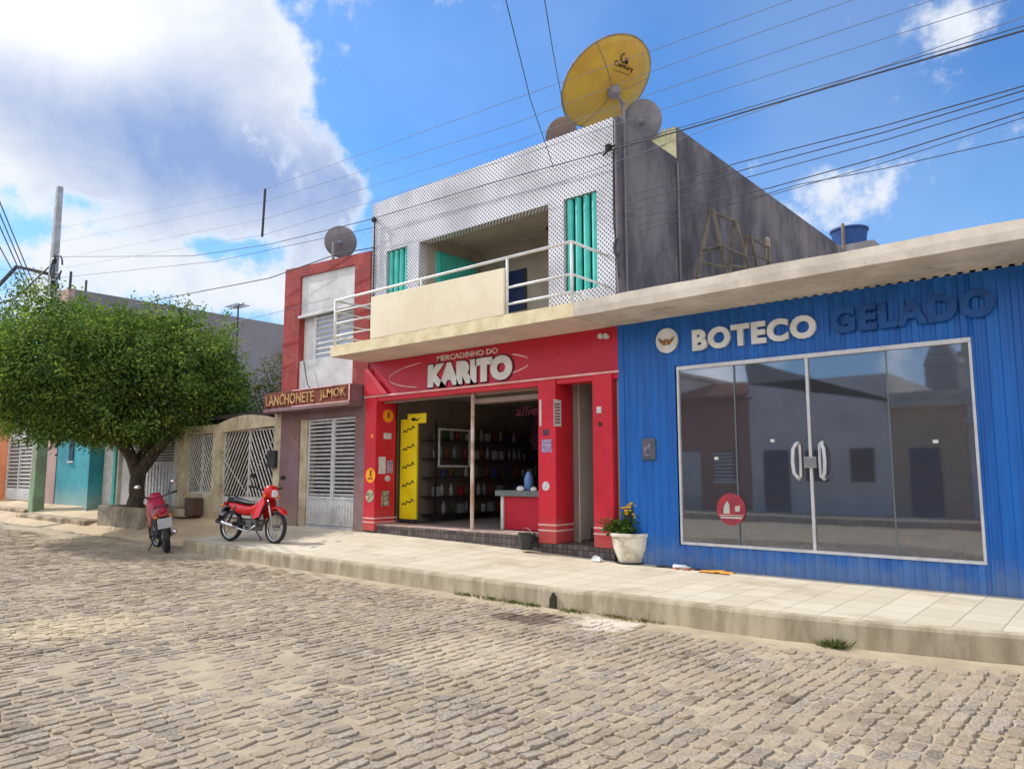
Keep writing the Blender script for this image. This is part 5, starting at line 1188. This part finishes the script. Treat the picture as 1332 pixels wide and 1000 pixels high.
    for s_ in (-1, 1):
        g_ = MB(); g_.tube([(.22, s_*.25, 1.01), (.19, s_*.36, 1.025)], .022, 8); steerit(g_).build('grip', m_black, hb, local=True)
        g_ = MB(); g_.tube([(.26, s_*.2, 1.0), (.26, s_*.27, 1.16), (.25, s_*.3, 1.2)], .007, 5); g_.ball((.245, s_*.33, 1.22), .065, 8, (.18, 1.1, .65)); mr = steerit(g_).build('mirror', m_dark, hb, smooth=True, local=True)
        g_ = MB(); g_.ball((.233, s_*.33, 1.22), .055, 8, (.12, 1.1, .65)); steerit(g_).build('mirror_glass', m_chrome, mr, smooth=True, local=True)
        g_ = MB(); g_.ball((.40, s_*.15, .86), .035, 8); steerit(g_).build('indicator', mat('amber_lens', lin(230, 130, 30), None, 5, .2, 0) if 'amber_lens' not in MATS else MATS['amber_lens'], hc, smooth=True, local=True)
        g_ = MB(); g_.ball((-.76, s_*.12, .66), .03, 8); g_.build('indicator', MATS['amber_lens'], t, smooth=True, **L)
    f = MB(); f.box(-.12, .16, -.09, .09, .22, .42); f.tube([(.05, 0, .34), (.26, 0, .38)], .06, 10); f.box(-.05, .08, -.14, .14, .24, .38)
    for q_ in range(5): f.box(.0, .14, -.105, .105, .44+.022*q_, .452+.022*q_)
    f.build('engine', m_engine, t, bevel=.02, **L)
    f = MB(); f.tube([(-.60, 0, .33), (-.2, 0, .38), (.1, 0, .45), (.34, 0, .8)], .03, 8); f.tube([(rx_, -.08, R0), (-.1, -.09, .34)], .02, 6); f.tube([(rx_, .08, R0), (-.1, .09, .34)], .02, 6); f.tube([(rx_, .1, R0+.02), (-.42, .1, .66)], .022, 8); f.tube([(rx_, -.1, R0+.02), (-.42, -.1, .66)], .022, 8); f.build('frame', m_dark, t, smooth=True, **L)
    f = MB(); f.tube([(.16, -.10, .32), (.0, -.13, .20), (-.2, -.14, .24), (-.45, -.15, .30)], .018, 8); f.tube([(-.4, -.15, .29), (-.85, -.15, .37)], [.035, .045], 10); f.build('exhaust', m_chrome, t, smooth=True, **L)
    f = MB(); f.tube([(-.1, .08, .3), (-.02, .24, .04), (.02, .26, .02)], .012, 6); f.build('side_stand', m_dark, t, **L)
    f = MB(); f.tube([(0, -.2, .28), (0, .2, .28)], .015, 6); f.tube([(-.3, -.2, .32), (-.3, .2, .32)], .012, 6); f.build('footrest', m_black, t, **L)
    f = MB(); f.tube([(-.5, -.1, .8), (-.78, -.1, .86), (-.86, 0, .86), (-.78, .1, .86), (-.5, .1, .8)], .012, 6); f.build('luggage_rack', m_dark, t, smooth=True, **L)
    f = MB(); f.box(-.82, -.74, -.07, .07, .66, .74); f.build('tail_light', m_redlens, t, bevel=.012, **L)
    f = MB(); f.obox((-.90 if plate else -.86, 0, .55), (.006, .24 if plate else .20, .19 if plate else .16), Matrix.Rotation(radians(-18), 3, 'Y')); pl_ = f.build('number_plate', m_plate, t, **L)
    f = MB(); f.obox((-.80, 0, .60), (.12, .05, .015), Matrix.Rotation(radians(35), 3, 'Y')); f.build('plate_bracket', m_dark, t, **L)
    return t
mz = .27
Fp = atz(353, 706, mz); Rp = atz(303, 702, mz)
moto('motorcycle', 'bright red motorcycle with black seat parked on the pavement by the snack bar, facing right', (-13.34, -1.80, .258), radians(10), m_motored, radians(-4), steer=radians(-6), s=1.04)
moto('motorcycle', 'crimson motorcycle seen from behind with number plate, parked on the street beside the planter', (-15.85, -2.36, .0), radians(162), m_motocrim, radians(-10), plate=True, steer=radians(12), s=1.12)

# ------------------------------------------------------------------ flower pot
pz = atz(822, 733, .26); PX_, PY_ = pz.x, pz.y-.02
fp = thing('flower_pot', 'chipped white flower pot on a dark saucer in front of the blue wall', 'flower pot', (PX_, PY_, .262))
s = 26/FPX*((Vector((PX_, PY_, .6))-CAM).dot(FW))
w = MB(); w.lathe([(s*.62, .03), (s*.66, .06), (s*.86, .22), (s*.94, .36), (s*.96, .40), (s*1.04, .41), (s*1.05, .45), (s*.96, .455), (s*.9, .42)], n=28); smoothauto(w.build('pot', m_pot, fp, local=True), 35)
w = MB(); w.lathe([(s*.7, 0), (s*.82, .03), (s*.78, .035)], n=24); w.build('saucer', m_dark, fp, local=True)
w = MB(); w.lathe([(s*.9, .40), (s*.9, .42)], n=24); w.build('soil', m_soil, fp, local=True)
lv = []; lf = []; lc = []
fl = MB(); stm = MB(); fl2 = MB()
rp = random.Random(5)
for k in range(46):
    a = rp.uniform(0, 2*pi); side = -1 if k < 30 else 1
    base = Vector((rp.uniform(-.12, .12), rp.uniform(-.1, .1), .42))
    if side < 0: tip = Vector((rp.uniform(-.42, .05), rp.uniform(-.2, .12), .42+rp.uniform(.05, .24)))
    else: tip = Vector((rp.uniform(-.05, .24), rp.uniform(-.12, .12), .42+rp.uniform(.25, .50)))
    tip = Vector((tip.x*RT.x+tip.y*.6, tip.x*RT.y+tip.y*.3-.02, tip.z))
    mid = base.lerp(tip, .5)+Vector((0, 0, .05)); stm.tube([base, mid, tip], .004, 4)
    for q in range(16):
        f_ = q/16; p = base.lerp(tip, f_)+Vector((rp.gauss(0, .025), rp.gauss(0, .025), .04*sin(pi*f_)+rp.gauss(0, .02)))
        b_ = rp.uniform(.7, 1.4); leaf(p, .075, (.10*b_, .19*b_, .035*b_, 1), Vector((0, 0, .5)))
    if side > 0:
        for q in range(5): c_ = tip+Vector((rp.gauss(0, .03), rp.gauss(0, .03), rp.gauss(0, .03))); fl.ball(c_, .032, 4, (1, 1, .5))
    elif k % 3 == 0: fl2.ball(tip+Vector((0, 0, .02)), .024, 4, (1, 1, .5))
leafobj('foliage', m_leaf, fp, lv, lf, lc, True); stm.build('stem', m_bark, fp, local=True); fl.build('yellow_flower', m_flower, fp, local=True); fl2.build('orange_flower', m_terra, fp, local=True)
# ------------------------------------------------------------------ litter along the wall and weeds
q = aty(935, 738, -.12)
w = MB(); vs = []; 
for i in range(9):
    for j in range(6): vs.append((q.x-.22+.055*i, -.30+.045*j, .262+.02+.03*noise.noise(Vector((i*.7, j*.8, 2)))+.015*(1-abs(i-4)/4)))
w.add(vs, [(i*6+j, (i+1)*6+j, (i+1)*6+j+1, i*6+j+1) for i in range(8) for j in range(5)]); o = w.build('orange_cloth', mat('orange_rag', lin(236, 168, 60), lin(206, 130, 60), 12, .9, .1), smooth=True); tag(o, 'crumpled orange rag on the paving below the bar window', 'rag')
q = aty(888, 736, -.1)
w = MB(); w.tube([(q.x-.12, -.14, .30), (q.x+.05, -.12, .30), (q.x+.09, -.12, .30), (q.x+.13, -.115, .30)], [.035, .035, .015, .015], 10); tag(w.build('plastic_bottle', mat('clear_pet', lin(200, 210, 216), None, 6, .2, 0), smooth=True), 'empty clear plastic bottle lying against the blue wall', 'bottle')
w = MB(); vs = []
for i in range(12):
    for j in range(4): vs.append((-5.45+.075*i, -.16+.05*j, .266+.018+.02*noise.noise(Vector((i*.9, j, 5)))))
w.add(vs, [(i*4+j, (i+1)*4+j, (i+1)*4+j+1, i*4+j+1) for i in range(11) for j in range(3)]); tag(w.build('floor_cloth', mat('dark_rag', lin(86, 76, 76), lin(60, 54, 56), 9, .95, .2), smooth=True), 'dark wet floor cloth along the foot of the blue wall', 'rag')
w = MB()
for k in range(7):
    a = rp.uniform(0, pi); cx_ = -5.0+rp.uniform(-.15, .15); cy_ = -.15+rp.uniform(-.07, .05); w.obox((cx_, cy_, .285), (.09, .03, .012), Matrix.Rotation(a, 3, 'Z'))
tag(w.build('litter_scraps', m_terra), 'brown litter scraps between the bottle and the floor cloth', 'litter')
def tuft(x, y, z, r, n, hmax, label, col):
    global lv, lf, lc
    lv = []; lf = []; lc = []
    for k in range(n):
        a = rp.uniform(0, 2*pi); rr_ = r*rp.random()**1.1; bx = x+rr_*cos(a)*1.2; by = y+rr_*sin(a)*.5; h = hmax*rp.uniform(.4, 1)
        d = Vector((rp.gauss(0, .5), rp.gauss(0, .4), .9)).normalized(); s_ = Vector((rp.gauss(0, 1), rp.gauss(0, 1), 0)).normalized()*.004
        o = len(lv); P0 = Vector((bx, by, z)); P1 = P0+d*h*.6; P2 = P0+d*h+Vector((d.x, d.y, -.3))*h*.3
        lv.extend([P0-s_, P0+s_, P1+s_, P2, P1-s_]); lf.append((o, o+1, o+2, o+3, o+4)); b_ = rp.uniform(.6, 1.3); lc.extend([(col[0]*b_, col[1]*b_, col[2]*b_, 1)]*5)
    o = leafobj('weed_tuft', m_leaf, None, lv, lf, lc); return tag(o, label, 'weed', 'weeds along the kerb')
q = atz(1075, 846, .02); tuft(q.x, kerb_y(q.x)-.07, 0, .12, 170, .13, 'bushiest weed tuft at the kerb foot below the right end of the bar', (.13, .15, .06))
WL2 = [(610, 'leftmost low weed tuft at the kerb foot below the market'), (640, 'second low weed tuft at the kerb foot from the left'), (668, 'third low weed tuft at the kerb foot, left of the dark stain'), (695, 'weed tuft at the kerb foot beside the dark stain'), (745, 'weed tuft at the kerb foot just right of the dark stain'), (800, 'sparse weed below the flower pot at the kerb foot'), (835, 'sparse yellowish weed at the kerb foot right of the flower pot')]
for u, lab in WL2:
    v = 757+(793-757)*(u-500)/225; q = atz(u, v, 0); tuft(q.x, kerb_y(q.x)-.03, .0, .2, 150, .07, lab, (.17, .19, .07) if u < 760 else (.22, .19, .09))
w = MB(); q = aty(720, 777, -2.475)
w.prism([(q.x-.06, -.02), (q.x+.05, -.02), (q.x+.035, .14), (q.x+.0, .19), (q.x-.04, .13)], kerb_y(q.x)-.028, kerb_y(q.x)+.01); w.build('kerb_drain_stain', mat('dark_moss', lin(58, 56, 44), None, 8, .95, .3), kind='structure')
